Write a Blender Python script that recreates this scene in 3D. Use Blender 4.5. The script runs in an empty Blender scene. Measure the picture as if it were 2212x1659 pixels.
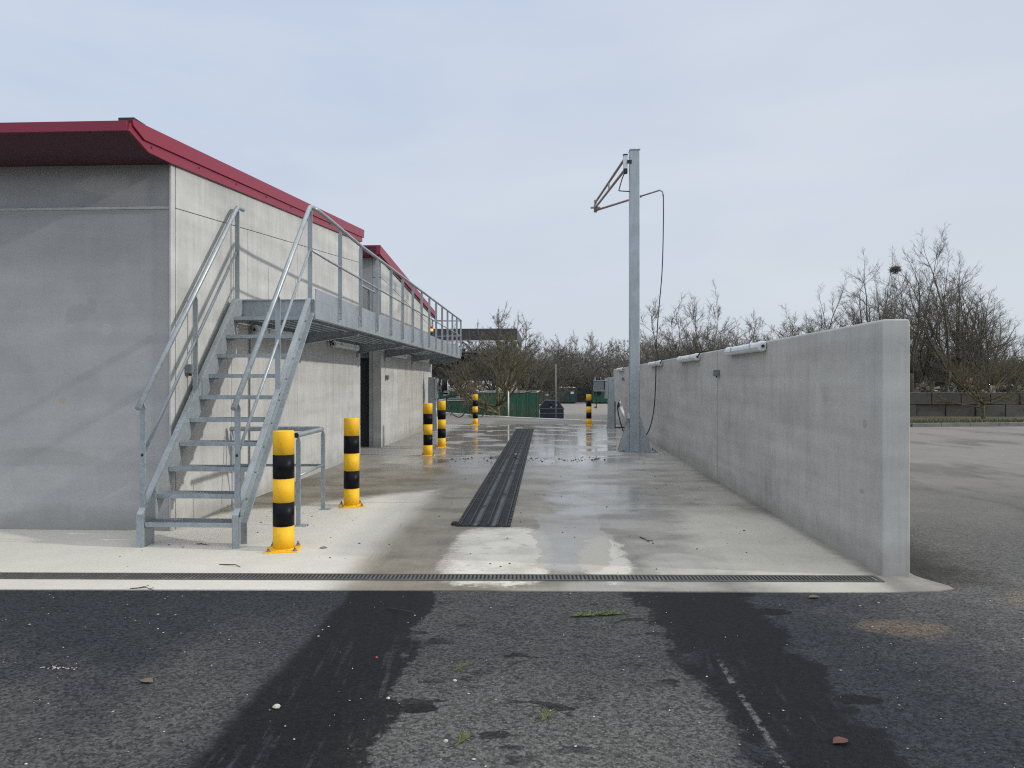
import bpy, bmesh, math, random
import numpy as np
from mathutils import Vector, Matrix
R = math.radians
scene = bpy.context.scene

# ------------------------------------------------------------------ camera, light, exposure
CAM_H = 1.55
F_PX = 1534.0 / 2212.0            # focal length in image widths
YAW = math.atan(72 / 1534.0)
cd = bpy.data.cameras.new("camera")
cam = bpy.data.objects.new("camera", cd)
scene.collection.objects.link(cam)
cd.sensor_fit = 'HORIZONTAL'; cd.sensor_width = 36.0; cd.lens = 36.0 * F_PX
cd.clip_start = 0.05; cd.clip_end = 3000
cd.shift_y = -4.5 / 2212.0
cam.location = (0, 0, CAM_H)
cam.rotation_euler = (R(90), 0, YAW)
scene.camera = cam
scene.render.resolution_x = 1024; scene.render.resolution_y = 768

SUN_DIR = Vector((1.0, -0.10, 0.44)).normalized()      # towards the sun
sun_elev = math.asin(SUN_DIR.z); sun_az = math.atan2(SUN_DIR.x, SUN_DIR.y)
sl = bpy.data.lights.new("sun", 'SUN'); sun = bpy.data.objects.new("sun", sl)
scene.collection.objects.link(sun)
sl.energy = 2.15; sl.angle = R(1.6); sl.color = (1.0, 0.955, 0.885)
sun.rotation_euler = SUN_DIR.to_track_quat('Z', 'Y').to_euler()

scene.view_settings.view_transform = 'Standard'
scene.view_settings.look = 'None'
scene.view_settings.exposure = 0.0
scene.view_settings.gamma = 1.0
scene.cycles.max_bounces = 6
scene.cycles.use_adaptive_sampling = False
scene.cycles.use_denoising = False
scene.cycles.pixel_filter_type = 'BLACKMAN_HARRIS'; scene.cycles.filter_width = 1.15

# ------------------------------------------------------------------ small node language
class N:
    """a socket with arithmetic"""
    def __init__(s, nt, sock): s.nt, s.s = nt, sock
    def _m(s, op, *o):
        n = s.nt.nodes.new('ShaderNodeMath'); n.operation = op
        for i, v in enumerate((s,) + o):
            if isinstance(v, N): s.nt.links.new(v.s, n.inputs[i])
            else: n.inputs[i].default_value = v
        return N(s.nt, n.outputs[0])
    def __add__(s, o): return s._m('ADD', o)
    def __radd__(s, o): return s._m('ADD', o)
    def __sub__(s, o): return s._m('SUBTRACT', o)
    def __rsub__(s, o): return (s * -1.0) + o
    def __mul__(s, o): return s._m('MULTIPLY', o)
    def __rmul__(s, o): return s._m('MULTIPLY', o)
    def __truediv__(s, o): return s._m('DIVIDE', o)
    def abs(s): return s._m('ABSOLUTE')
    def min(s, o): return s._m('MINIMUM', o)
    def max(s, o): return s._m('MAXIMUM', o)
    def pow(s, o): return s._m('POWER', o)
    def sqrt(s): return s._m('SQRT')
    def frac(s): return s._m('FRACT')
    def floor(s): return s._m('FLOOR')
    def inv(s): return 1.0 - s
    def clamp(s): return s.max(0.0).min(1.0)
    def step(s, a, b):
        """0 below a, 1 above b (smooth); a > b gives the falling edge"""
        n = s.nt.nodes.new('ShaderNodeMapRange'); n.interpolation_type = 'SMOOTHSTEP'
        if a < b: fa, fb, ta, tb = a, b, 0.0, 1.0
        else: fa, fb, ta, tb = b, a, 1.0, 0.0
        s.nt.links.new(s.s, n.inputs[0])
        n.inputs[1].default_value = fa; n.inputs[2].default_value = fb
        n.inputs[3].default_value = ta; n.inputs[4].default_value = tb
        return N(s.nt, n.outputs[0])
    def band(s, a, b, e): return s.step(a - e, a + e) * s.step(b + e, b - e)

class Mat:
    def __init__(s, name, rough=0.6, metal=0.0, base=(0.5, 0.5, 0.5), coat=0.0, spec=0.5):
        s.m = bpy.data.materials.new(name); s.m.use_nodes = True
        s.nt = s.m.node_tree; s.b = s.nt.nodes['Principled BSDF']
        s.b.inputs['Roughness'].default_value = rough
        s.b.inputs['Metallic'].default_value = metal
        s.b.inputs['Base Color'].default_value = (*base, 1)
        s.b.inputs['Coat Weight'].default_value = coat
        s.b.inputs['Specular IOR Level'].default_value = spec
        s._pos = None
    def coord(s, kind='world'):
        if kind == 'world':
            g = s.nt.nodes.new('ShaderNodeNewGeometry'); v = g.outputs['Position']
        else:
            g = s.nt.nodes.new('ShaderNodeTexCoord'); v = g.outputs['Object']
        sp = s.nt.nodes.new('ShaderNodeSeparateXYZ'); s.nt.links.new(v, sp.inputs[0])
        return N(s.nt, v), N(s.nt, sp.outputs[0]), N(s.nt, sp.outputs[1]), N(s.nt, sp.outputs[2])
    def vec(s, x, y, z):
        c = s.nt.nodes.new('ShaderNodeCombineXYZ')
        for i, v in enumerate((x, y, z)):
            if isinstance(v, N): s.nt.links.new(v.s, c.inputs[i])
            else: c.inputs[i].default_value = v
        return N(s.nt, c.outputs[0])
    def noise(s, v, scale, detail=4.0, rough=0.55, dist=0.0):
        n = s.nt.nodes.new('ShaderNodeTexNoise'); s.nt.links.new(v.s, n.inputs['Vector'])
        n.inputs['Scale'].default_value = scale; n.inputs['Detail'].default_value = detail
        n.inputs['Roughness'].default_value = rough; n.inputs['Distortion'].default_value = dist
        return N(s.nt, n.outputs[0])
    def voro(s, v, scale, out='Distance', rnd=1.0):
        n = s.nt.nodes.new('ShaderNodeTexVoronoi'); s.nt.links.new(v.s, n.inputs['Vector'])
        n.inputs['Scale'].default_value = scale; n.inputs['Randomness'].default_value = rnd
        return N(s.nt, n.outputs[out])
    def grey(s, sock):      # first channel of a colour
        n = s.nt.nodes.new('ShaderNodeSeparateColor'); s.nt.links.new(sock.s, n.inputs[0])
        return N(s.nt, n.outputs[0])
    def mix(s, f, a, b):
        n = s.nt.nodes.new('ShaderNodeMix'); n.data_type = 'RGBA'
        for i, v in ((0, f), (6, a), (7, b)):
            if isinstance(v, N): s.nt.links.new(v.s, n.inputs[i])
            elif i == 0: n.inputs[0].default_value = v
            else: n.inputs[i].default_value = (*v, 1)
        return N(s.nt, n.outputs[2])
    def scale(s, col, f):
        n = s.nt.nodes.new('ShaderNodeVectorMath'); n.operation = 'SCALE'
        if isinstance(col, N): s.nt.links.new(col.s, n.inputs[0])
        else: n.inputs[0].default_value = col
        if isinstance(f, N): s.nt.links.new(f.s, n.inputs['Scale'])
        else: n.inputs['Scale'].default_value = f
        return N(s.nt, n.outputs[0])
    def island(s):
        g = s.nt.nodes.new('ShaderNodeNewGeometry'); return N(s.nt, g.outputs['Random Per Island'])
    def ramp(s, f, stops):
        n = s.nt.nodes.new('ShaderNodeValToRGB'); s.nt.links.new(f.s, n.inputs[0])
        e = n.color_ramp.elements
        while len(e) < len(stops): e.new(0.5)
        for k, (p, c) in enumerate(stops): e[k].position = p; e[k].color = (*c, 1)
        return N(s.nt, n.outputs[0])
    def set(s, name, v): s.nt.links.new(v.s, s.b.inputs[name]); return s
    def bump(s, h, strength=0.3, dist=0.01):
        n = s.nt.nodes.new('ShaderNodeBump'); n.inputs['Strength'].default_value = strength
        n.inputs['Distance'].default_value = dist
        s.nt.links.new(h.s, n.inputs['Height']); s.nt.links.new(n.outputs[0], s.b.inputs['Normal'])
        return s

# ------------------------------------------------------------------ sky
world = bpy.data.worlds.new("World"); scene.world = world; world.use_nodes = True
nt = world.node_tree
for n in list(nt.nodes): nt.nodes.remove(n)
W = Mat.__new__(Mat); W.nt = nt
tc = nt.nodes.new('ShaderNodeTexCoord')
gen = N(nt, tc.outputs['Generated'])
sp = nt.nodes.new('ShaderNodeSeparateXYZ'); nt.links.new(gen.s, sp.inputs[0])
dx, dy, dz = (N(nt, sp.outputs[i]) for i in range(3))
sky = nt.nodes.new('ShaderNodeTexSky'); sky.sky_type = 'NISHITA'; sky.sun_disc = False
sky.sun_elevation = sun_elev; sky.sun_rotation = sun_az; sky.air_density = 1.0; sky.dust_density = 3.0
# a thin high overcast seen from below: paler towards the horizon and the sun, brighter overhead
cl = W.noise(W.vec(dx * 1.2, dy * 1.2, dz * 3.4), 1.9, 5.0, 0.5, 0.3)
cl2 = W.noise(W.vec(dx * 0.8 + 3.0, dy * 0.8, dz * 6.0), 2.6, 4.0, 0.5)
veil = W.ramp(dz, [(0.0, (0.62, 0.68, 0.76)), (0.10, (0.60, 0.665, 0.76)), (0.28, (0.545, 0.625, 0.765)),
                   (0.47, (0.50, 0.59, 0.775)), (0.62, (0.66, 0.72, 0.84)), (0.80, (1.22, 1.24, 1.27)), (1.0, (1.45, 1.46, 1.48))])
side = dx.step(-0.55, 0.75)
veil = W.mix(side * 0.55, veil, W.scale((0.70, 0.745, 0.79), dz.step(0.55, 0.9) * 0.9 + 0.93))
veil = W.mix((cl.step(0.36, 0.70) * 0.36 + cl2.step(0.40, 0.75) * 0.14) * dz.step(0.02, 0.14), veil, (0.72, 0.765, 0.82))
back = dy.step(0.0, -0.5)
veil = W.scale(veil, 1.0 + back * 0.45)
bg1 = nt.nodes.new('ShaderNodeBackground'); nt.links.new(sky.outputs[0], bg1.inputs[0]); bg1.inputs[1].default_value = 0.05
bg2 = nt.nodes.new('ShaderNodeBackground'); nt.links.new(veil.s, bg2.inputs[0]); bg2.inputs[1].default_value = 1.12
ad = nt.nodes.new('ShaderNodeMixShader'); ad.inputs[0].default_value = 0.88
nt.links.new(bg1.outputs[0], ad.inputs[1]); nt.links.new(bg2.outputs[0], ad.inputs[2])
ow = nt.nodes.new('ShaderNodeOutputWorld'); nt.links.new(ad.outputs[0], ow.inputs[0])

# ------------------------------------------------------------------ mesh helpers
class MB:
    def __init__(s): s.v = []; s.f = []; s.sm = []
    def add(s, vs, fs, smooth=False):
        o = len(s.v); s.v += [tuple(v) for v in vs]
        s.f += [tuple(i + o for i in f) for f in fs]; s.sm += [smooth] * len(fs); return s
    def box(s, x0, x1, y0, y1, z0, z1):
        vs = [(x0,y0,z0),(x1,y0,z0),(x1,y1,z0),(x0,y1,z0),(x0,y0,z1),(x1,y0,z1),(x1,y1,z1),(x0,y1,z1)]
        return s.add(vs, [(3,2,1,0),(4,5,6,7),(0,1,5,4),(1,2,6,5),(2,3,7,6),(3,0,4,7)])
    def boxm(s, c, hx, hy, hz, rot=None):
        vs = [Vector((a*hx, b*hy, d*hz)) for d in (-1,1) for a, b in ((-1,-1),(1,-1),(1,1),(-1,1))]
        if rot is not None: vs = [rot @ v for v in vs]
        c = Vector(c); vs = [v + c for v in vs]
        return s.add(vs, [(3,2,1,0),(4,5,6,7),(0,1,5,4),(1,2,6,5),(2,3,7,6),(3,0,4,7)])
    def prism(s, pts, axis, a, b):
        """polygon pts in the plane across `axis`, extruded from a to b"""
        def P(p, t):
            return {'x': (t, p[0], p[1]), 'y': (p[0], t, p[1]), 'z': (p[0], p[1], t)}[axis]
        n = len(pts)
        area = sum(pts[i][0]*pts[(i+1)%n][1] - pts[(i+1)%n][0]*pts[i][1] for i in range(n))
        if (area < 0) != (axis == 'y'): pts = pts[::-1]
        if a > b: a, b = b, a
        vs = [P(p, a) for p in pts] + [P(p, b) for p in pts]
        fs = [tuple(range(n))[::-1], tuple(range(n, 2*n))]
        fs += [(i, (i+1) % n, n + (i+1) % n, n + i) for i in range(n)]
        return s.add(vs, fs)
    def tube(s, pts, r, n=10, cap=True, r2=None, smooth=True):
        pts = [Vector(p) for p in pts]; m = len(pts)
        if isinstance(r, (int, float)): rs = [r + ((r2 - r) * i / (m-1) if r2 is not None else 0) for i in range(m)]
        else: rs = r
        up = None; vs = []
        for i, p in enumerate(pts):
            d = (pts[min(i+1, m-1)] - pts[max(i-1, 0)])
            if d.length < 1e-9: d = Vector((0,0,1))
            d.normalize()
            if up is None:
                a = Vector((0,0,1)) if abs(d.z) < 0.9 else Vector((1,0,0))
                up = d.cross(a).normalized()
            else:
                up = (up - d * up.dot(d))
                up = up.normalized() if up.length > 1e-6 else d.orthogonal().normalized()
            w = d.cross(up)
            for k in range(n):
                t = 2*math.pi*k/n
                vs.append(p + (up*math.cos(t) + w*math.sin(t)) * rs[i])
        fs = []
        for i in range(m-1):
            for k in range(n):
                k2 = (k+1) % n
                fs.append((i*n+k, i*n+k2, (i+1)*n+k2, (i+1)*n+k))
        s.add(vs, fs, smooth)
        if cap:
            o = len(s.v) - len(vs)
            s.f += [tuple(o+k for k in range(n))[::-1], tuple(o+(m-1)*n+k for k in range(n))]; s.sm += [False, False]
        return s
    def cyl(s, c, r, z0, z1, n=24):
        return s.tube([(c[0], c[1], z0), (c[0], c[1], z1)], r, n)
    def lathe(s, c, prof, n=24):
        vs = []; fs = []
        for r, zz in prof:
            for k in range(n):
                t = 2*math.pi*k/n; vs.append((c[0]+r*math.cos(t), c[1]+r*math.sin(t), c[2]+zz))
        m = len(prof)
        for i in range(m-1):
            for k in range(n):
                k2 = (k+1) % n; fs.append((i*n+k, i*n+k2, (i+1)*n+k2, (i+1)*n+k))
        fs.append(tuple(range(n))[::-1]); fs.append(tuple((m-1)*n+k for k in range(n)))
        return s.add(vs, fs, True)
    def build(s, name, mat, parent=None, origin=None, bevel=0.0, seg=2, center=True):
        if parent is not None: o0 = Vector(ROOT[parent.name])
        elif origin is not None: o0 = Vector(origin)
        elif center:
            a = np.array(s.v); lo, hi = a.min(0), a.max(0)
            o0 = Vector(((lo[0]+hi[0])/2, (lo[1]+hi[1])/2, lo[2]))
        else: o0 = Vector((0,0,0))
        me = bpy.data.meshes.new(name)
        me.from_pydata([tuple(Vector(v) - o0) for v in s.v], [], s.f)
        me.polygons.foreach_set('use_smooth', s.sm); me.update()
        me.materials.append(mat)
        ob = bpy.data.objects.new(name, me); scene.collection.objects.link(ob)
        ROOT[ob.name] = tuple(o0)
        if parent is not None: ob.parent = parent
        else: ob.location = o0
        if bevel > 0:
            b = ob.modifiers.new('bevel', 'BEVEL'); b.width = bevel; b.segments = seg; b.limit_method = 'ANGLE'; b.angle_limit = R(40)
        return ob
ROOT = {}
def tag(o, label, cat, group=None, kind=None):
    if label: o['label'] = label
    if cat: o['category'] = cat
    if group: o['group'] = group
    if kind: o['kind'] = kind
    return o
def thing(name, loc, label, cat, group=None):
    o = bpy.data.objects.new(name, None); scene.collection.objects.link(o)
    o.location = loc; o.empty_display_size = 0.2; ROOT[o.name] = tuple(loc)
    return tag(o, label, cat, group)
def structure(o): o['kind'] = 'structure'; return o
def dup(root, loc, label=None, rotz=0.0, scale=1.0):
    r = root.copy(); scene.collection.objects.link(r); r.location = loc
    r.rotation_euler = (0, 0, rotz); r.scale = (scale,)*3 if not hasattr(scale, '__len__') else scale
    if label: r['label'] = label
    for ch in list(root.children):
        c = ch.copy(); scene.collection.objects.link(c); c.parent = r
        for g in list(ch.children):
            d = g.copy(); scene.collection.objects.link(d); d.parent = c
    return r
def bez(p0, p1, p2, p3, n=14):
    p0, p1, p2, p3 = map(Vector, (p0, p1, p2, p3))
    return [p0*(1-t)**3 + p1*3*t*(1-t)**2 + p2*3*t*t*(1-t) + p3*t**3 for t in (i/n for i in range(n+1))]
def smoothpath(P, n=6):
    P = [Vector(p) for p in P]; out = []
    for i in range(len(P)-1):
        a = P[max(i-1, 0)]; b = P[i]; c = P[i+1]; d = P[min(i+2, len(P)-1)]
        for k in range(n):
            t = k/n
            out.append(0.5*((2*b) + (c-a)*t + (2*a-5*b+4*c-d)*t*t + (3*b-a-3*c+d)*t**3))
    return out + [P[-1]]

# ------------------------------------------------------------------ materials
def mat_asphalt():
    m = Mat('asphalt', 0.85)
    v, x, y, z = m.coord()
    big = m.noise(v, 0.55, 5, 0.6); mid = m.noise(v, 2.6, 5, 0.65); fine = m.noise(v, 22, 4, 0.7)
    warp = (m.noise(v, 2.2, 5, 0.6) - 0.5); warp2 = (m.noise(v, 9.0, 4, 0.65) - 0.5)
    grain = m.voro(v, 78, 'Distance'); gcol = m.grey(m.voro(v, 78, 'Color'))
    # dust: paler worn areas (middle strip near the camera, right-hand yard, far road)
    xx = x + warp * 0.35 + warp2 * 0.12
    centre = xx.band(-0.86, 0.80, 0.12) * (y + warp * 1.6).step(4.9, 2.9)
    right = (x + warp * 1.5 + y * 0.25).step(2.6, 5.2)
    far = y.step(7.0, 14.0)
    edge_l = (x + warp * 0.5).band(-2.15, -1.42, 0.30) * 0.5 * y.step(5.3, 3.0)
    lowl = (x * 0.6 + y + warp * 1.5).step(2.4, 1.4) * x.step(-0.8, -1.5) * 0.55
    strip = xx.band(-0.86, 0.80, 0.12) * 0.34
    dust = (centre * 0.75).max(strip).max(right * 0.9).max(far).max(edge_l).max(lowl)
    dust = (dust * (0.45 + big * 1.0) + (mid - 0.5) * 0.32 + (fine - 0.5) * 0.22).clamp()
    base = m.mix(dust, (0.034, 0.038, 0.045), (0.150, 0.145, 0.135))
    base = m.mix(far * 0.8, base, m.scale((0.225, 0.212, 0.194), 0.70 + big * 0.35 + mid * 0.25))
    # wet wheel tracks
    w3 = m.noise(v, 26.0, 3, 0.7) - 0.5
    tl = (x + warp * 0.10 + warp2 * 0.10 + w3 * 0.08).step(-1.47, -1.39) * (x + warp * 0.45 + warp2 * 0.22 + w3 * 0.12 + (y - 4.2) * 0.03).step(-0.75, -0.79)
    tr = (x + warp * 0.60 + warp2 * 0.30 + w3 * 0.22 - (5.3 - y) * 0.10).step(0.58, 0.66) * (x + warp * 0.60 + warp2 * 0.24 + w3 * 0.10).step(1.50, 1.43)
    fade = (m.noise(v, 1.6, 4, 0.6) + (y - 3.0) * 0.12).step(0.36, 0.52)
    gedge = (gcol - 0.5) * 0.9
    tl = (tl + gedge * (tl * tl.inv()) * 4.0).clamp(); tr = (tr + gedge * (tr * tr.inv()) * 4.0).clamp()
    tracks = tl.max(tr * fade.max(x.step(0.9, 1.05))) * y.step(5.75, 5.45)
    dryline = (x + warp * 0.03 + warp2 * 0.02).band(0.955, 0.985, 0.008) * y.step(4.15, 3.9) * m.noise(v, 16, 4, 0.7).step(0.44, 0.56)
    rub = m.noise(m.vec(x * 9.0 + y * 0.9, y * 0.8, 0.0), 2.0, 4, 0.65).step(0.52, 0.68) * x.band(-1.38, -0.80, 0.06) * y.step(5.0, 3.6) * 0.75
    rub2 = m.noise(m.vec(x * 8.0 - y * 0.6, y * 0.8, 4.0), 2.0, 4, 0.65).step(0.54, 0.70) * x.band(0.75, 1.45, 0.1) * y.step(5.0, 3.4) * 0.6
    rub = rub.max(rub2)
    sp1 = (m.noise(m.vec(x * 1.0, y * 2.0, 0.0), 3.6, 3, 0.5)).step(0.595, 0.615) * x.band(-0.9, 1.0, 0.15) * y.step(5.3, 5.0)
    sp1 = sp1 * m.noise(v, 1.15, 3, 0.5).step(0.40, 0.58)
    def blot(cx, cy, rx, ry):
        return (((x + warp2 * 0.10 - cx) / rx).pow(2.0) + ((y + warp2 * 0.08 - cy) / ry).pow(2.0)).step(1.15, 0.85)
    spots = blot(1.53, 3.55, 0.12, 0.055).max(blot(1.41, 3.42, 0.07, 0.03)).max(blot(-0.60, 3.36, 0.09, 0.05)).max(blot(-0.80, 3.37, 0.12, 0.09)).max(blot(-0.55, 2.55, 0.06, 0.035)).max(blot(1.50, 4.88, 0.16, 0.07))
    wet = (tracks * (1.0 - rub) * (1.0 - dryline)).max(sp1 * 0.85).max(spots).clamp()
    base = m.mix(wet, base, m.scale(m.mix(0.6, base, (0.040, 0.045, 0.056)), 0.21))
    base = m.mix(dryline * 0.7, base, (0.16, 0.155, 0.148))
    damp_yard = m.noise(m.vec(x * 1.0, y * 0.45, 7.0), 0.75, 5, 0.62).step(0.50, 0.66) * x.step(3.0, 3.6)
    base = m.scale(base, 1.0 - damp_yard * 0.34)
    tan = (((x + warp * 0.15 - 2.26) / 0.30).pow(2.0) + ((y + warp * 0.15 - 4.60) / 0.16).pow(2.0)).step(1.4, 0.3)
    tan2 = (((x + warp * 0.2 - 3.55) / 0.3).pow(2.0) + ((y + warp * 0.2 - 5.25) / 0.2).pow(2.0)).step(1.4, 0.3)
    base = m.mix(tan * 0.45 * (0.4 + mid) + tan2 * 0.3, base, (0.24, 0.18, 0.12))
    # dirt heaped against the foot of the wall
    soil = ((x + warp * 0.8 + warp2 * 0.3).step(3.9, 3.1) * (y + warp * 0.3).step(5.4, 5.8) * x.step(2.7, 2.9) * y.step(12.0, 7.0))
    base = m.mix(soil * 0.8, base, (0.03, 0.028, 0.024))
    gr = 0.48 + gcol * 0.90 + (grain.step(0.0, 0.5) - 0.5) * -0.4
    far_flat = y.step(4.0, 14.0)
    base = m.scale(base, gr * (1.0 - far_flat) + far_flat)
    m.set('Base Color', base)
    m.set('Roughness', 0.93 - wet * 0.20)
    m.b.inputs['Specular IOR Level'].default_value = 0.20
    m.bump(grain * -1.0 + fine * 0.6, 0.55, 0.006)
    return m.m
def mat_pad():
    m = Mat('wash_bay_concrete', 0.8)
    v, x, y, z = m.coord()
    big = m.noise(v, 0.7, 5, 0.6); mid = m.noise(v, 3.0, 5, 0.65); fine = m.noise(v, 30, 4, 0.7)
    warp = m.noise(v, 1.3, 5, 0.6) - 0.5; w2 = m.noise(v, 6.0, 4, 0.65) - 0.5; w3 = m.noise(v, 22.0, 3, 0.7) - 0.5
    broom = m.noise(m.vec(x * 70.0, y * 2.0, 0.0), 1.0, 3, 0.6)
    dry = m.mix((big * 0.9 + (mid - 0.5) * 0.9).clamp(), (0.50, 0.475, 0.41), (0.64, 0.615, 0.545))
    dry = m.scale(dry, 0.84 + fine * 0.32)
    def quad(cx, cy, rx, ry, p=2.0, k=0.35):          # blob with a ragged outline: >0 inside
        return 1.0 - (((x + warp * k + w2 * k * 0.4 - cx) / rx).abs().pow(p) + ((y + warp * k + w2 * k * 0.4 - cy) / ry).abs().pow(p))
    xl = x + warp * 0.26 + w2 * 0.10 + w3 * 0.05
    left = xl.step(-1.78, -1.34)                                                        # everything right of the wet edge
    tail = ((y + warp * 0.9) - (x + 3.8).max(0.0) * 0.85).step(7.9, 8.4)                # dry corner under the stairs ends here
    dry_mid = (quad(-0.42, 6.45, 0.48, 1.06, 4.0, 0.22) + w3 * 1.1 + w2 * 0.7).step(-0.25, 0.40) * (0.72 + 0.28 * mid.step(0.3, 0.6))                # pale patch before the grating
    dry_mid2 = (quad(0.52, 6.35, 0.21, 0.85, 2.0, 0.5) + w3 * 1.4 + w2 * 0.8).step(-0.3, 0.45)
    light_r = quad(2.15, 6.8, 0.85, 2.1, 2.0, 0.5).step(-0.3, 0.7)
    light_m = quad(1.15, 6.05, 0.35, 0.45, 2.0, 0.4).step(-0.2, 0.4)
    damp = left.max(tail) * (1.0 - dry_mid) * (1.0 - dry_mid2 * 0.9)
    damp = (damp * (1.0 - light_r * 0.58) * (1.0 - light_m * 0.35)).clamp()
    film = (quad(0.25, 7.6, 0.33, 1.75, 4.0, 0.42) + w3 * 0.5).step(-0.10, 0.12) * (1.0 - dry_mid2 * 0.7) * y.step(8.9, 6.9)
    patch = m.noise(m.vec(x * 1.0, y * 1.5, 0.0), 1.0, 5, 0.6)
    brown = m.mix(patch.step(0.36, 0.62), (0.150, 0.128, 0.092), (0.250, 0.222, 0.172))
    greyd = m.mix(patch.step(0.36, 0.62), (0.190, 0.176, 0.150), (0.330, 0.312, 0.275))
    rgt = (x + warp * 0.8).step(-0.9, 0.9)
    dampcol = m.mix(rgt, brown, greyd)
    dampcol = m.scale(dampcol, 0.84 + fine * 0.22 + (broom - 0.5) * 0.40 + (mid - 0.5) * 0.25)
    col = m.mix(damp, dry, dampcol)
    col = m.mix(film * 0.8, col, m.scale((0.345, 0.340, 0.320), 0.8 + mid * 0.4))
    rim = (quad(0.25, 7.6, 0.37, 1.80, 4.0, 0.42) + w3 * 0.5).step(-0.10, 0.12) * (1.0 - film)
    col = m.mix(rim * (0.2 + mid * 0.5) * y.step(7.8, 7.2), col, (0.25, 0.22, 0.165))
    reddish = (x + w2 * 0.1).band(-1.00, -0.80, 0.05) * (y + warp).band(5.7, 6.9, 0.3) * (mid + w3).step(0.42, 0.60)
    col = m.mix(reddish * 0.55, col, (0.15, 0.10, 0.075))
    tyre = (y * 16.0 + warp * 3.0).frac().band(0.2, 0.7, 0.15) * xl.band(-1.0, -0.72, 0.06) * y.step(7.5, 6.6)
    col = m.mix(tyre * 0.30, col, (0.20, 0.18, 0.15))
    drops = m.noise(m.vec(x, y * 1.2, 0.0), 6.5, 2, 0.4).step(0.66, 0.70) * x.band(-0.9, 0.6, 0.1) * y.step(8.0, 7.0)
    col = m.mix(drops * 0.4, col, (0.30, 0.26, 0.19))
    smear = m.noise(m.vec(x * 7.0 + y * 0.5, y * 0.5, 0.0), 2.0, 4, 0.65).step(0.52, 0.72) * x.band(-1.6, -0.85, 0.15)
    col = m.mix(smear * 0.35, col, (0.145, 0.130, 0.11))
    smear2 = m.noise(m.vec(x * 5.0, y * 0.4, 3.0), 2.0, 4, 0.65).step(0.55, 0.75) * x.band(0.6, 2.0, 0.3)
    col = m.mix(smear2 * 0.22, col, (0.20, 0.185, 0.16))
    mud = (y + warp * 1.2 - 14.2).abs().step(0.40, 0.0) * m.noise(v, 12.0, 4, 0.8).step(0.57, 0.62) * x.band(-1.9, 1.4, 0.4)
    mud2 = (y + warp * 0.9 - 10.8).abs().step(0.3, 0.0) * m.noise(v, 9.0, 4, 0.75).step(0.60, 0.66) * x.band(-0.4, 0.6, 0.3)
    col = m.mix(mud.max(mud2) * 0.85, col, (0.035, 0.033, 0.032))
    j = (y - 9.02).abs().step(0.012, 0.004).max((y - 15.4).abs().step(0.014, 0.005)).max((y - 20.9).abs().step(0.016, 0.006))
    col = m.mix(j * 0.6, col, (0.11, 0.10, 0.09))
    foot = (x - 2.68 + w2 * 0.1).abs().step(0.16, 0.02) * (0.35 + mid)
    col = m.mix(foot.clamp() * 0.7, col, (0.12, 0.11, 0.095))
    specks = m.voro(v, 9.0, 'Distance').step(0.055, 0.03) * m.noise(v, 2.0, 2).step(0.5, 0.6)
    col = m.mix(specks * 0.6, col, (0.13, 0.11, 0.085))
    # standing water: smooth films, more of it further back
    pud = m.noise(m.vec(x * 0.55, y * 0.75, 0.0), 1.5, 4, 0.55, 0.6)
    wetzone = (y + warp * 2.5).step(9.0, 15.0) * x.step(-3.9, -2.6) * x.step(2.65, 1.9).max(0.25)
    wz2 = quad(0.75, 9.6, 0.85, 2.2, 2.0, 0.8).step(0.0, 0.5) * 0.75
    shine = (wetzone.max(wz2) * (pud.step(0.34, 0.54) * 0.85 + 0.15)).clamp()
    col = m.mix(y.step(10.5, 15.0) * 0.55, col, m.scale((0.40, 0.39, 0.365), 0.75 + mid * 0.5))  # far floor paled: sky reflection put into the base colour
    col = m.scale(col, 1.0 - shine * 0.16)
    rough = 0.76 - damp * 0.20 - shine * 0.50 - film * 0.10
    m.set('Base Color', col); m.set('Roughness', rough.max(0.08))
    streak = m.noise(m.vec(x * 1.5, y * 4.0, 0.0), 3.0, 5, 0.6)
    h = fine * 0.45 * (1.0 - shine * 0.88) + broom * 0.25 * (1.0 - shine * 0.9) + streak * 0.55
    m.bump(h, 0.30, 0.004)
    return m.m
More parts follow.
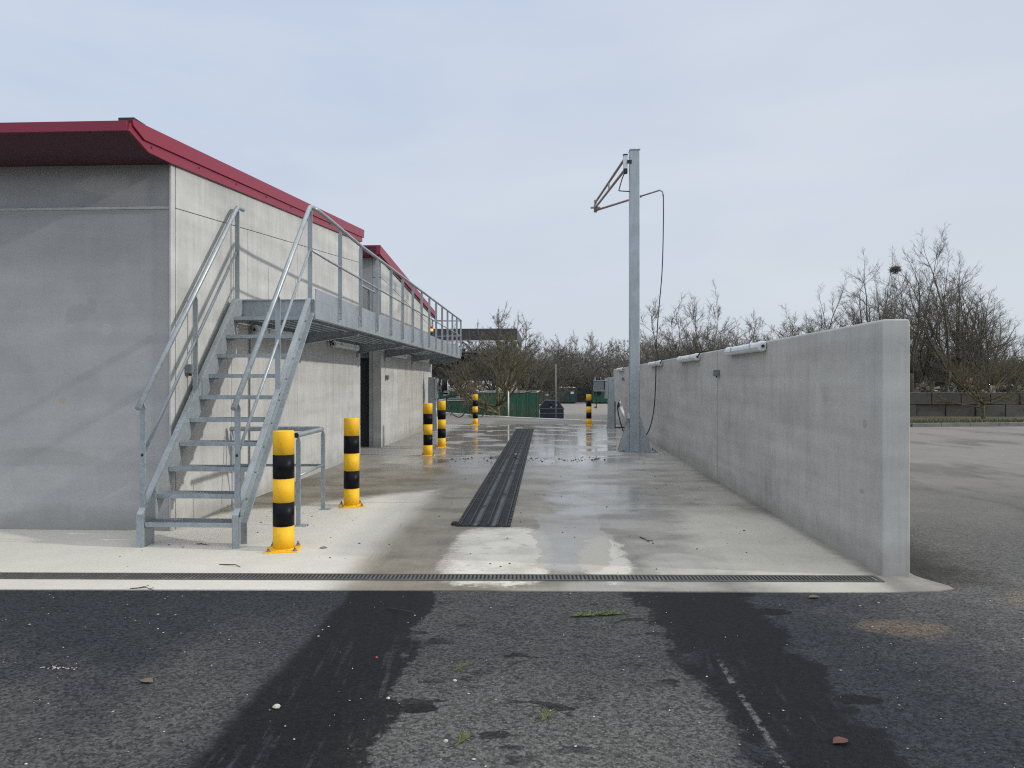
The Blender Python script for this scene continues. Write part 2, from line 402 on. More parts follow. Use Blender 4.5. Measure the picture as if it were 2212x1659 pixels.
def mat_wall(name, tint, seed, contrast=1.0, streaks=0.5, runs=0.0, marks=()):
    m = Mat(name, 0.82)
    v, x, y, z = m.coord()
    vv = m.vec(x + seed, y + seed * 0.7, z)
    big = m.noise(vv, 0.8, 5, 0.6); mid = m.noise(vv, 3.2, 6, 0.65); fine = m.noise(vv, 45, 3, 0.6)
    st = m.noise(m.vec((x + y) * 5.0 + seed, (x - y) * 5.0, z * 0.35), 1.6, 5, 0.65)
    st2 = m.noise(m.vec((x + y) * 22.0 + seed, (x - y) * 22.0, z * 0.5), 1.6, 3, 0.6)
    hb = m.noise(m.vec((x + y) * 0.25, seed, z * 3.2), 1.3, 3, 0.5)
    f = (big - 0.5) * 0.55 + (mid - 0.5) * 0.32 + (hb - 0.5) * 0.62 + (st - 0.5) * streaks + (st2 - 0.5) * streaks * 0.30 + (fine - 0.5) * 0.12
    col = m.scale(tint, 1.0 + f * contrast)
    pores = m.voro(vv, 26, 'Distance').step(0.10, 0.06) * m.noise(vv, 7, 2).step(0.55, 0.68)
    col = m.mix(pores * 0.6, col, (0.13, 0.13, 0.125))
    pale = m.noise(m.vec(x * 1.0 + seed, y * 1.0, z * 0.6), 1.4, 2, 0.5).step(0.68, 0.76) * mid.step(0.3, 0.6)
    col = m.mix(pale * 0.30, col, (0.56, 0.56, 0.54))
    dirt = (z + (mid - 0.5) * 0.25).step(0.32, 0.0)
    col = m.mix(dirt * 0.40, col, (0.15, 0.14, 0.12))
    for (ax, a0, z0, ra, rz_, cl_, am, ragged) in marks:      # stains, patches and filled tie holes
        u = x if ax == 'x' else y
        q = ((u + (mid - 0.5) * ragged - a0) / ra).pow(2.0) + ((z + (big - 0.5) * ragged - z0) / rz_).pow(2.0)
        mk = q.step(1.2, 0.7) * (0.35 + mid) if ragged > 0.02 else q.step(1.1, 0.9) * (0.4 + 0.6 * q.step(0.3, 0.9))
        col = m.mix((mk * am).clamp(), col, cl_)
    if runs > 0:     # dark water runs down the panel
        rr = (st + (big - 0.5) * 0.4).step(0.50, 0.62) * (0.55 + 0.45 * mid)
        col = m.mix(rr * runs, col, (0.17, 0.165, 0.155))
    m.set('Base Color', col)
    m.bump(fine * 0.5 + mid * 0.5 - pores * 1.2, 0.22, 0.006)
    return m.m
def mat_wall_joint(name, tint, seed, **k):
    return mat_wall(name, tint, seed, **k)
def mat_galv(name='galvanised_steel', base=(0.315, 0.352, 0.370), metal=0.45, rough=0.42):
    m = Mat(name, rough, metal)
    v, x, y, z = m.coord('obj')
    sp = m.grey(m.voro(v, 42, 'Color')); cl = m.noise(v, 3.5, 4, 0.6); run = m.noise(m.vec(x * 14, y * 14, z * 1.3), 1.5, 3, 0.6)
    f = 0.75 + sp * 0.12 + (cl - 0.5) * 0.55 + (run - 0.5) * 0.35 + 0.20
    m.set('Base Color', m.scale(base, f)); m.set('Roughness', rough - 0.08 + sp * 0.16)
    m.bump(cl * 0.5 + m.noise(v, 120, 2) * 0.4, 0.12, 0.002)
    return m.m
def mat_paint(name, col, rough=0.4, var=0.12, sc=3.0, dirt=None, kind='obj', metal=0.0):
    m = Mat(name, rough, metal)
    v, x, y, z = m.coord(kind)
    n = m.noise(v, sc, 5, 0.65)
    c = m.scale(col, 1.0 + (n - 0.5) * 2 * var)
    if dirt:
        d = m.noise(v, sc * 2.3, 6, 0.7).step(0.52, 0.70)
        c = m.mix(d * dirt[1], c, dirt[0])
    m.set('Base Color', c); m.set('Roughness', rough + (n - 0.5) * 0.15)
    return m.m
def mat_bark(name, a, b, sc=9.0):
    m = Mat(name, 0.9); v, x, y, z = m.coord('obj')
    n = m.noise(v, sc, 4, 0.7)
    m.set('Base Color', m.mix(n.step(0.35, 0.65), a, b)); return m.m

M = {}
M['asphalt'] = mat_asphalt(); M['pad'] = mat_pad()
M['wall_front'] = mat_wall('grey_concrete_front', (0.350, 0.350, 0.345), 3.0, 0.62, 0.15, marks=[
    ('x', -4.85, 2.31, 0.11, 0.12, (0.22, 0.22, 0.22), 0.30, 0.6), ('x', -4.57, 2.10, 0.055, 0.055, (0.46, 0.45, 0.42), 0.5, 0.0),
    ('x', -4.60, 3.66, 0.26, 0.13, (0.50, 0.49, 0.47), 0.55, 0.45), ('x', -4.72, 3.70, 0.03, 0.035, (0.50, 0.44, 0.38), 0.6, 0.0),
    ('x', -5.05, 1.35, 0.05, 0.03, (0.36, 0.28, 0.14), 0.5, 0.08), ('x', -5.3, 0.75, 0.7, 0.10, (0.27, 0.27, 0.26), 0.5, 0.3)])
M['wall_side'] = mat_wall('pale_concrete_side', (0.432, 0.432, 0.415), 11.0, 0.85, 0.55)
M['wall_wet'] = mat_wall('streaked_concrete_side', (0.42, 0.41, 0.375), 17.0, 0.85, 0.8, runs=0.75)
M['wall_bay'] = mat_wall('grey_concrete_bay', (0.408, 0.404, 0.384), 23.0, 1.0, 0.62, runs=0.20, marks=[('y', 7.12, 1.38, 0.10, 0.16, (0.50, 0.49, 0.46), 0.5, 0.10), ('y', 9.82, 1.35, 0.07, 0.09, (0.50, 0.49, 0.46), 0.45, 0.06), ('y', 12.54, 1.36, 0.09, 0.09, (0.50, 0.49, 0.46), 0.45, 0.06), ('y', 6.15, 0.62, 0.05, 0.02, (0.22, 0.22, 0.21), 0.6, 0.04), ('y', 6.1, 1.2, 0.04, 0.04, (0.24, 0.24, 0.23), 0.6, 0.04)])
M['galv'] = mat_galv(); M['galv_dark'] = mat_galv('galvanised_plate', (0.27, 0.30, 0.325), 0.45, 0.45)
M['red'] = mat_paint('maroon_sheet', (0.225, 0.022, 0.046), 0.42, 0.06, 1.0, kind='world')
M['red_shaded'] = mat_paint('maroon_shaded', (0.062, 0.014, 0.026), 0.6, 0.05, 1.0, kind='world')  # roof maroon darkened: shade under the eaves put into the colour
M['yellow'] = mat_paint('yellow_paint', (0.80, 0.455, 0.016), 0.52, 0.08, 6.0, dirt=((0.36, 0.23, 0.07), 0.30))
M['black'] = mat_paint('black_paint', (0.006, 0.006, 0.009), 0.42, 0.1, 6.0)
M['red'].node_tree.nodes['Principled BSDF'].inputs['Specular IOR Level'].default_value = 0.3
M['black'].node_tree.nodes['Principled BSDF'].inputs['Specular IOR Level'].default_value = 0.12
M['yellow'].node_tree.nodes['Principled BSDF'].inputs['Specular IOR Level'].default_value = 0.3
M['rubber'] = mat_paint('black_rubber', (0.011, 0.012, 0.014), 0.6, 0.1)
M['grate'] = mat_paint('dark_plastic_grate', (0.030, 0.034, 0.042), 0.38, 0.35, 1.8, dirt=((0.07, 0.065, 0.045), 0.5))
m_ = Mat('dark_plastic_grate', 0.58, spec=0.25); v_, x_, y_, z_ = m_.coord('obj')
n_ = m_.noise(v_, 2.2, 5, 0.65); worn = (x_ + 0.085).abs().step(0.035, 0.008).max((x_ - 0.112).abs().step(0.035, 0.008)) * (n_ + (y_ * -0.02)).step(0.38, 0.62)
m_.set('Base Color', m_.mix(worn * (y_ * 30.3).frac().band(0.1, 0.8, 0.1) * 0.55, m_.mix(n_.step(0.45, 0.65), (0.015, 0.017, 0.020), (0.034, 0.034, 0.031)), (0.30, 0.31, 0.32))); M['grate'] = m_.m
M['iron'] = mat_paint('dark_cast_iron', (0.075, 0.075, 0.072), 0.6, 0.3, 3.0, dirt=((0.22, 0.19, 0.14), 0.55))
M['pit'] = Mat('drain_shadow', 0.9, 0, (0.012, 0.012, 0.012)).m
M['lamp'] = mat_paint('white_lamp_plastic', (0.62, 0.65, 0.66), 0.3, 0.05)
M['greybox'] = mat_paint('grey_plastic_box', (0.16, 0.175, 0.185), 0.45, 0.06)
M['bolt'] = mat_paint('bolt_steel', (0.25, 0.24, 0.22), 0.4, 0.2, 20, metal=0.6)
M['door'] = mat_paint('dark_grey_door', (0.055, 0.062, 0.070), 0.45, 0.08)
M['seal'] = Mat('joint_sealant', 0.8, 0, (0.20, 0.195, 0.18)).m
M['kerb'] = mat_paint('pale_kerb_concrete', (0.46, 0.45, 0.42), 0.85, 0.25, 1.5, dirt=((0.2, 0.18, 0.14), 0.5), kind='world')
M['oldkerb'] = mat_paint('old_kerb_stone', (0.15, 0.145, 0.13), 0.9, 0.35, 2.0, dirt=((0.07, 0.07, 0.055), 0.7), kind='world')
M['yard'] = mat_paint('lower_yard_asphalt', (0.24, 0.225, 0.20), 0.8, 0.25, 0.25, dirt=((0.12, 0.115, 0.105), 0.35), kind='world')
M['soil'] = mat_paint('bank_soil', (0.075, 0.066, 0.045), 0.95, 0.4, 2.0, kind='world')
M['green'] = mat_paint('green_container_paint', (0.012, 0.078, 0.043), 0.45, 0.25, 1.0, dirt=((0.03, 0.03, 0.028), 0.5))
M['olive'] = mat_paint('faded_green_paint', (0.060, 0.085, 0.055), 0.6, 0.25, 1.0, dirt=((0.05, 0.05, 0.04), 0.5))
M['rustgreen'] = mat_paint('rusted_green_paint', (0.016, 0.045, 0.042), 0.5, 0.3, 0.9, dirt=((0.22, 0.075, 0.035), 0.9))
M['bank'] = mat_paint('dark_blue_plastic', (0.018, 0.024, 0.040), 0.45, 0.25, 2.0)
M['banktop'] = mat_paint('worn_grey_lid', (0.13, 0.135, 0.135), 0.5, 0.3, 2.0)
M['rim'] = mat_paint('pale_worn_rim', (0.36, 0.35, 0.33), 0.7, 0.4, 2.0)
M['block'] = mat_paint('old_concrete_block', (0.085, 0.084, 0.070), 0.9, 0.5, 0.9, dirt=((0.028, 0.030, 0.022), 0.85), kind='world')
M['blockfar'] = mat_paint('dark_concrete_block', (0.062, 0.064, 0.060), 0.9, 0.4, 0.8, kind='world')
M['bark'] = mat_bark('grey_brown_bark', (0.045, 0.040, 0.032), (0.085, 0.078, 0.060))
M['moss'] = mat_bark('mossy_bark', (0.060, 0.052, 0.030), (0.135, 0.125, 0.050), 5.0)
M['twig'] = mat_bark('winter_twigs', (0.078, 0.068, 0.053), (0.130, 0.114, 0.084), 3.0)
M['mosstwig'] = mat_bark('mossy_twigs', (0.070, 0.058, 0.036), (0.12, 0.105, 0.052), 3.0)
M['fartwig'] = mat_bark('hazed_twigs', (0.112, 0.102, 0.084), (0.160, 0.143, 0.112), 2.0)  # lightened twig tone: distance haze put into the colour
M['white'] = mat_paint('white_plastic', (0.66, 0.66, 0.65), 0.45, 0.08)
M['redcap'] = mat_paint('red_plastic', (0.40, 0.04, 0.03), 0.4, 0.05)
M['steelblack'] = mat_paint('dark_steel_cladding', (0.028, 0.030, 0.034), 0.5, 0.2, 0.5)
M['whitetrim'] = mat_paint('white_trim', (0.60, 0.60, 0.58), 0.6, 0.1)
M['lattice'] = mat_paint('grey_steel_column', (0.15, 0.16, 0.165), 0.6, 0.15)
M['alu'] = mat_paint('brushed_aluminium', (0.52, 0.53, 0.54), 0.35, 0.12, 8, metal=0.6)
M['brass'] = mat_paint('brownish_steel_pipe', (0.30, 0.265, 0.245), 0.4, 0.1, 8, metal=0.5)
m_ = Mat('mixed_rubbish', 0.7); M['rubbish'] = m_.set('Base Color', m_.ramp(m_.island(), [(0.0, (0.05, 0.045, 0.04)), (0.30, (0.20, 0.18, 0.15)), (0.55, (0.42, 0.38, 0.33)), (0.72, (0.62, 0.61, 0.60)), (0.93, (0.30, 0.20, 0.13)), (1.0, (0.12, 0.14, 0.2))])).m
m_ = Mat('dark_scrap', 0.8); M['scrap'] = m_.set('Base Color', m_.ramp(m_.island(), [(0.0, (0.03, 0.028, 0.024)), (0.5, (0.10, 0.09, 0.07)), (0.75, (0.26, 0.235, 0.20)), (0.90, (0.50, 0.49, 0.47)), (0.97, (0.28, 0.06, 0.03)), (1.0, (0.10, 0.10, 0.12))])).m
m_ = Mat('grass_blades', 0.7); M['grass'] = m_.set('Base Color', m_.ramp(m_.island(), [(0.0, (0.030, 0.050, 0.012)), (0.6, (0.065, 0.095, 0.022)), (1.0, (0.13, 0.125, 0.05))])).m
m_ = Mat('litter', 0.7); M['litter'] = m_.set('Base Color', m_.ramp(m_.island(), [(0.0, (0.50, 0.49, 0.46)), (0.55, (0.42, 0.39, 0.33)), (0.75, (0.25, 0.20, 0.13)), (1.0, (0.62, 0.62, 0.60))])).m
M['leaf'] = mat_paint('dead_leaf', (0.105, 0.042, 0.026), 0.7, 0.3, 30)
M['leafpale'] = mat_paint('dry_leaf', (0.13, 0.105, 0.075), 0.8, 0.3, 30)
M['sprig'] = mat_paint('conifer_sprig', (0.10, 0.13, 0.030), 0.7, 0.3, 30)
M['twigdark'] = mat_paint('fallen_twig', (0.05, 0.042, 0.035), 0.8, 0.2, 30)
M['clod'] = mat_paint('dark_mud', (0.03, 0.027, 0.022), 0.8, 0.3, 30)
M['stone'] = mat_paint('white_stone', (0.45, 0.43, 0.39), 0.8, 0.15, 30)

# ------------------------------------------------------------------ ground
rng = random.Random(7)
# lower yard and horizon
g = MB(); g.add([(-700, -300, -1.5), (700, -300, -1.5), (700, 1500, -1.5), (-700, 1500, -1.5)], [(0, 1, 2, 3)])
structure(g.build('ground', M['yard'], center=False))
# upper plateau with asphalt; its far edge follows the kerb
edge = [(-44, 70.0), (-22, 50.2), (-10, 38.9), (-5.01, 34.9), (-2.33, 31.45), (-0.8, 30.1), (0.71, 28.85), (2.32, 27.56), (4.5, 26.2)]
front = [(-80, -40), (80, -40), (80, 60), (60, 33.6), (26, 33.4), (6.4, 33.0), (6.2, 26.4)]
poly = front + edge[::-1] + [(-80, 100)]
g = MB(); g.prism(poly, 'z', -1.6, -0.004)
structure(g.build('asphalt_yard', M['asphalt'], center=False))
# earth bank falling from the kerb to the lower yard
g = MB(); vs = []; 
for i, (x, y) in enumerate(edge):
    a = Vector(edge[max(i-1, 0)]); b = Vector(edge[min(i+1, len(edge)-1)]); t = (b-a).normalized(); nrm = Vector((-t.y, t.x))
    for d, zz in ((0.02, -0.03), (0.8, -0.22), (1.9, -0.75), (3.4, -1.52)):
        j = 0.0 if d < 0.1 else rng.uniform(-0.06, 0.06)
        vs.append((x + nrm.x*d, y + nrm.y*d, zz + j))
fs = []
for i in range(len(edge)-1):
    for k in range(3): a = i*4+k; fs.append((a, a+4, a+5, a+1))
g.add(vs, fs); structure(g.build('earth_bank', M['soil'], center=False))
# concrete wash bay slab: bent front edge, rounded tail by the wall end
pad = [(-14, 4.72), (-7, 4.99), (-4, 5.12), (-2, 5.20), (0.6, 5.285), (2.0, 5.325), (2.6, 5.36), (2.89, 5.39), (3.05, 5.46), (3.06, 5.54), (2.99, 5.68), (2.95, 5.80), (2.93, 25.85), (-14, 25.85)]
g = MB(); g.prism(pad, 'z', -0.1, 0.004)
structure(g.build('wash_bay_slab', M['pad'], center=False))
# kerbs
def kerb_strip(line, w, z0, z1, name, mat):
    g = MB()
    for i in range(len(line)-1):
        a = Vector(line[i]); b = Vector(line[i+1]); L = (b-a).length; t = (b-a)/L; n = Vector((-t.y, t.x))
        k = max(1, round(L/1.0))
        for q in range(k):
            p = a + t*(L*q/k + 0.006); r = a + t*(L*(q+1)/k - 0.006)
            dz = rng.uniform(-0.008, 0.008)
            g.prism([(p.x, p.y), (r.x, r.y), (r.x-n.x*w, r.y-n.y*w), (p.x-n.x*w, p.y-n.y*w)], 'z', z0, z1+dz)
    return structure(g.build(name, mat, bevel=0.012, center=False))
kerb_strip(edge, 0.22, -0.3, 0.055, 'kerb', M['kerb'])
rk = [(5.0, 26.0), (9.0, 25.55), (12.64, 25.3), (16.85, 25.85), (22, 26.7), (34, 29.0)]
kerb_strip(rk, 0.16, -0.2, 0.13, 'verge_kerb', M['oldkerb'])
vg = MB(); vg.prism([(p[0], p[1]+0.02) for p in rk] + [(34, 33.2), (5.2, 32.8)], 'z', -0.1, 0.10)
structure(vg.build('verge_ground', M['soil'], center=False))
gr = MB()
for _ in range(9000):
    t = rng.random(); x = 5.4 + t*22
    yk = np.interp(x, [p[0] for p in rk], [p[1] for p in rk])
    y = yk + 0.08 + abs(rng.gauss(0, 0.75)); hh = rng.uniform(0.05, 0.15); a = rng.uniform(0, 6.3); w = 0.012
    lx, ly = rng.gauss(0, 0.05), rng.gauss(0, 0.05)
    c, s_ = math.cos(a)*w, math.sin(a)*w
    gr.add([(x-c, y-s_, 0.1), (x+c, y+s_, 0.1), (x+lx, y+ly, 0.1+hh)], [(0, 1, 2)])
tag(gr.build('verge_grass', M['grass'], center=False), 'short green grass along the verge behind the old kerb', 'grass', kind='stuff')

# ------------------------------------------------------------------ front slot drain
def drain_y(x): return 5.585 + 0.034 * (x + 0.5)
dr = thing('slot_drain', (-3.0, drain_y(-3.0), 0), 'long narrow slotted iron drain running across the front edge of the concrete', 'drain')
bar = MB(); x = -13.0; sl_ = math.atan(0.034); rotz = Matrix.Rotation(sl_, 3, 'Z')
while x < 2.58:
    bar.boxm((x, drain_y(x), 0.0035), 0.0085, 0.062, 0.0065, rotz); x += 0.0315
bar.build('slot_bars', M['iron'], dr)
fr = MB()
for dyy in (-0.074, 0.074):
    fr.boxm((-5.2, drain_y(-5.2)+dyy, 0.004), 7.82, 0.011, 0.008, rotz)
fr.boxm((2.605, drain_y(2.605), 0.004), 0.012, 0.062, 0.008, rotz)
fr.build('drain_frame', M['iron'], dr)
pt = MB(); pt.boxm((-5.2, drain_y(-5.2), -0.02), 7.78, 0.066, 0.026, rotz)
pt.build('drain_channel', M['pit'], dr)

# ------------------------------------------------------------------ wide floor grate in the bay
GX0, GX1, GY0, GY1 = -0.955, -0.375, 7.58, 23.05
fg = thing('floor_grate', ((GX0+GX1)/2, (GY0+GY1)/2, 0), 'long black ribbed floor grating down the middle of the wash bay', 'grating')
b = MB(); b.box(GX0, GX1, GY0, GY1, -0.05, 0.006); b.build('gully', M['pit'], fg)
b = MB()
y = GY0 + 0.012
while y < GY1 - 0.02:
    dz = 0.0015*math.sin(y*1.3)
    b.box(GX0+0.045, GX1-0.045, y, y+0.021, 0.006, 0.017+dz); y += 0.033
b.build('cross_bars', M['grate'], fg)
b = MB()
nr = 5
for k in range(nr+1):
    xx = GX0 + 0.045 + (GX1-GX0-0.09)*k/nr
    yy = GY0
    while yy < GY1-0.1:
        L = min(1.0, GY1-yy); dz = rng.uniform(-0.001, 0.003)
        b.box(xx-0.009, xx+0.009, yy+0.004, yy+L-0.004, 0.006, 0.0225+dz); yy += L
b.build('ribs', M['rubber'], fg)
b = MB()
for xx in (GX0, GX1-0.028):
    yy = GY0
    while yy < GY1-0.02:
        b.box(xx, xx+0.028, yy, min(yy+0.14, GY1), 0.006, 0.019); yy += 0.165
b.box(GX0, GX1, GY0-0.02, GY0+0.006, 0.0, 0.018); b.box(GX0, GX1, GY1-0.006, GY1+0.02, 0.0, 0.018)
b.build('grate_frame', M['grate'], fg)

# ------------------------------------------------------------------ wash building (near, left)
WX = -3.87
def ztop(y): return 3.80 + 0.0905*(y-7.16)
def zj(y): return 3.36 + 0.0905*(y-7.16)
bl = thing('wash_building', (-9, 11, 0), 'pale concrete building with sloping maroon roof behind the steel stairs', 'building')
G = 0.005
b = MB(); b.box(-16, WX-0.015, 7.17+0.16, 14.71, 0, 3.30); b.prism([(7.33, 3.2), (14.68, 3.2), (14.68, ztop(14.68)+0.1), (7.33, ztop(7.33)+0.1)], 'x', -16, WX-0.03)
b.build('core_wall', M['seal'], bl)
b = MB(); b.box(-16, WX-0.03, 7.20, 7.335, 0, 3.352); b.build('front_wall', M['wall_front'], bl, bevel=0.008)
b = MB(); b.box(-16, WX-0.03, 7.205, 7.335, 3.372, 3.86); b.build('front_parapet', M['wall_front'], bl, bevel=0.008)
b = MB(); b.prism([(-16, 7.188), (WX-0.03, 7.188), (WX-0.03, 7.21), (-16, 7.21)], 'z', 3.345, 3.372); b.build('joint_lip', M['wall_side'], bl, bevel=0.004)
b = MB(); b.box(WX-0.028, WX, 7.18, 7.265, 0, ztop(7.2)+0.06); b.build('corner_strip', M['wall_side'], bl, bevel=0.008)
cuts = [7.275, 8.60, 9.08, 10.94, 12.80, 14.71]
for i in range(len(cuts)-1):
    a, c = cuts[i]+(G if i else 0), cuts[i+1]-(G if i < len(cuts)-2 else 0)
    b = MB(); b.prism([(a, 0), (c, 0), (c, zj(c)-0.003), (a, zj(a)-0.003)], 'x', WX-0.10, WX)
    b.build('side_panel', M['wall_side'], bl, bevel=0.005)
pc = [7.275, 10.94, 14.71]
for i in range(2):
    a, c = pc[i]+(G/2 if i else 0), pc[i+1]-(G/2 if i == 0 else 0)
    b = MB(); b.prism([(a, zj(a)+0.003), (c, zj(c)+0.003), (c, ztop(c)+0.06), (a, ztop(a)+0.06)], 'x', WX-0.10, WX+0.002)
    b.build('side_parapet', M['wall_side'], bl, bevel=0.005)
rf = MB()
rf.prism([(6.40, 3.875), (6.70, 3.775), (7.10, 3.80), (14.73, ztop(14.73)+0.0), (14.74, ztop(14.73)+0.14), (6.42, 3.955)], 'x', -16, WX+0.012)
roof = rf.build('roof', M['red_shaded'], bl)
b = MB(); b.box(-16, WX+0.012, 6.380, 6.400, 3.870, 3.965); b.build('fascia', M['red'], roof, bevel=0.003)
b = MB(); b.prism([(6.40, 3.985), (14.83, 4.755), (14.80, 4.585), (6.60, 3.858), (6.42, 3.925)], 'x', WX+0.014, WX+0.055); b.build('verge_cap', M['red'], roof, bevel=0.003)
b = MB(); b.prism([(6.385, 3.868), (6.70, 3.772), (7.08, 3.792), (14.74, ztop(14.74)-0.002), (14.74, ztop(14.74)+0.095), (6.60, 3.86), (6.40, 3.95)], 'x', WX+0.0125, WX+0.035); b.build('verge_trim', M['red'], roof, bevel=0.002)
b = MB(); b.box(WX-0.10, WX+0.05, 6.43, 6.62, 3.957, 4.01); b.build('roof_end_plug', M['rubber'], roof)
for k in range(9):
    b = MB(); y = 6.75 + k*0.95; b.tube([(WX+0.035, y, ztop(y)+0.072), (WX+0.041, y, ztop(y)+0.072)], 0.011, 8); b.build('rivet', M['rubber'], roof)
# recess with the door
b = MB(); b.box(-7.0, -4.42, 14.72, 16.58, 3.0, 3.3); b.build('recess_wall', M['wall_front'], bl)

b2 = thing('far_wash_building', (-9, 20, 0), 'concrete building with falling maroon roof beyond the recessed door', 'building')
def zt2(y): return 4.46 - 0.083*(y-16.6)
Y2a, Y2b = 16.6, 24.06
c2 = [16.6, 18.5, 20.3, 22.15, 24.06]
for i in range(4):
    a, c = c2[i]+(G if i else 0), c2[i+1]-(G if i < 3 else 0)
    b = MB(); b.prism([(a, 0), (c, 0), (c, zt2(c)-0.45), (a, zt2(a)-0.45)], 'x', WX-0.2, WX)
    b.build('side_panel', M['wall_wet' if i in (1, 2) else 'wall_side'], b2, bevel=0.005)
b = MB(); b.prism([(16.6, zt2(16.6)-0.44), (24.06, zt2(24.06)-0.44), (24.06, zt2(24.06)+0.05), (16.6, zt2(16.6)+0.05)], 'x', WX-0.2, WX); b.build('side_parapet', M['wall_side'], b2, bevel=0.005)
b = MB(); b.box(-4.16, WX-0.205, 16.6, 24.0, 0, 2.42); b.prism([(16.6, 2.425), (24.0, 2.425), (24.0, zt2(24.0)+0.02), (16.6, zt2(16.6)+0.02)], 'x', -4.42, WX-0.205); b.build('inner_wall', M['wall_front'], b2)
b = MB(); b.prism([(16.605, 2.45), (24, 2.45), (24, zt2(24)+0.02), (16.605, zt2(16.605)+0.02)], 'x', -14, -4.425); b.build('rear_wall', M['wall_front'], b2)
b = MB(); b.box(-7.5, -4.165, 16.85, 16.95, 0, 2.42); dr2 = b.build('door', M['door'], b2, bevel=0.005)
b = MB(); b.box(-7.5, -4.17, 16.80, 16.86, 2.12, 2.30); b.build('door_header', M['galv'], dr2)
b = MB(); b.prism([(16.30, zt2(16.3)+0.02), (24.75, zt2(24.75)+0.02), (24.75, zt2(24.75)+0.20), (16.30, zt2(16.3)+0.24)], 'x', -14, WX+0.05); rf2 = b.build('roof', M['red'], b2, bevel=0.004)
b = MB()
for k in range(5): b.box(-12, WX-0.05, 16.285, 16.30, zt2(16.3)+0.05+k*0.035, zt2(16.3)+0.068+k*0.035)
b.build('fascia_ribs', M['red_shaded'], rf2)
b = MB(); b.prism([(16.32, zt2(16.32)-0.06), (24.7, zt2(24.7)-0.06), (24.7, zt2(24.7)+0.06), (16.32, zt2(16.32)+0.06)], 'x', WX+0.004, WX+0.02); b.build('verge_trim', M['red_shaded'], rf2)

# ------------------------------------------------------------------ steel stairs
def channel(mb, path_yz, x_web, out, depth, tw=0.008, tf=0.010, wf=0.065):
    """C-section along a straight line in the YZ plane, flanges pointing to out(+1/-1) in X"""
    (y0, z0), (y1, z1) = path_yz
    d = Vector((y1-y0, z1-z0)).normalized(); n = Vector((d.y, -d.x))      # n points to the lower/back side
    def P(t, s_): return (t.x + n.x*s_, t.y + n.y*s_)
    a = Vector((y0, z0)); c = Vector((y1, z1))
    return a, c, d, n
st = thing('steel_staircase', (-3.325, 7.5, 0), 'galvanised steel open-tread stairs rising along the pale building wall', 'staircase')
SL = 1.10; th = math.atan(SL)
def stringer(xw, out):
    b = MB(); xa, xb = sorted((xw, xw + out*0.062))
    vd = 0.30                                # vertical depth of the raking channel
    # web: raking part and foot, outline in YZ
    top_y = 8.60
    foot_y0, foot_y1 = 6.45, 6.65
    zt = lambda y: 0.285 + SL*(y-6.45)       # upper edge
    web = [(6.45, 0.0), (6.65, 0.0), (6.65, 0.20), (top_y+0.03, zt(top_y)-vd+0.05), (top_y+0.03, 2.57), (8.50, 2.57), (6.45, 0.315)]
    wa, wb = sorted((xw, xw + out*0.008))
    b.prism(web, 'x', wa, wb)
    xo0, xo1 = sorted((xw + out*0.008, xw + out*0.062))
    t = 0.011
    # front/upper flange
    b.prism([(6.45, 0.0), (6.45+t, 0.0), (6.45+t, 0.315-0.002), (8.50+t, 2.57-0.004), (8.50, 2.57), (6.45, 0.315)], 'x', xo0, xo1)
    # back/lower flange
    b.prism([(6.65-t, 0.0), (6.65, 0.0), (6.65, 0.20), (top_y+0.03, zt(top_y)-vd+0.05), (top_y+0.03-t*1.4, zt(top_y)-vd+0.05+0.004), (6.65-t, 0.20+0.008)], 'x', xo0, xo1)
    s_ = b.build('stringer', M['galv'], st, bevel=0.002)
    for k in range(1, 11):
        yk = 6.475 + 0.2125*(k-1); zk = 0.2336*k - 0.05
        for dyy in (0.06, 0.17):
            q = MB(); q.tube([(xw, yk+dyy, zk), (xw + out*0.022, yk+dyy, zk)], 0.010, 6); q.build('bolt', M['bolt'], s_)
    return s_
stringer(-3.748, -1); stringer(-2.902, 1)
XT0, XT1 = -3.744, -2.906
for k in range(1, 11):
    y0 = 6.475 + 0.2125*(k-1); z1 = 0.2336*k; y1 = y0 + 0.235
    b = MB(); b.box(XT0, XT1, y0, y0+0.012, z1-0.040, z1+0.003)
    b.box(XT0, XT1, y1-0.006, y1, z1-0.032, z1)
    for xa in (XT0, XT1-0.005): b.box(xa, xa+0.005, y0+0.012, y1-0.006, z1-0.055, z1)
    t = b.build('tread', M['galv'], st)
    b = MB(); n = 25
    for i in range(1, n):
        xx = XT0 + (XT1-XT0)*i/n; b.box(xx-0.0018, xx+0.0018, y0+0.012, y1-0.006, z1-0.028, z1-0.001)
    for yy in (0.055, 0.10, 0.145, 0.19): b.box(XT0+0.005, XT1-0.005, y0+yy, y0+yy+0.004, z1-0.016, z1-0.004)
    b.build('grating', M['galv_dark'], t)
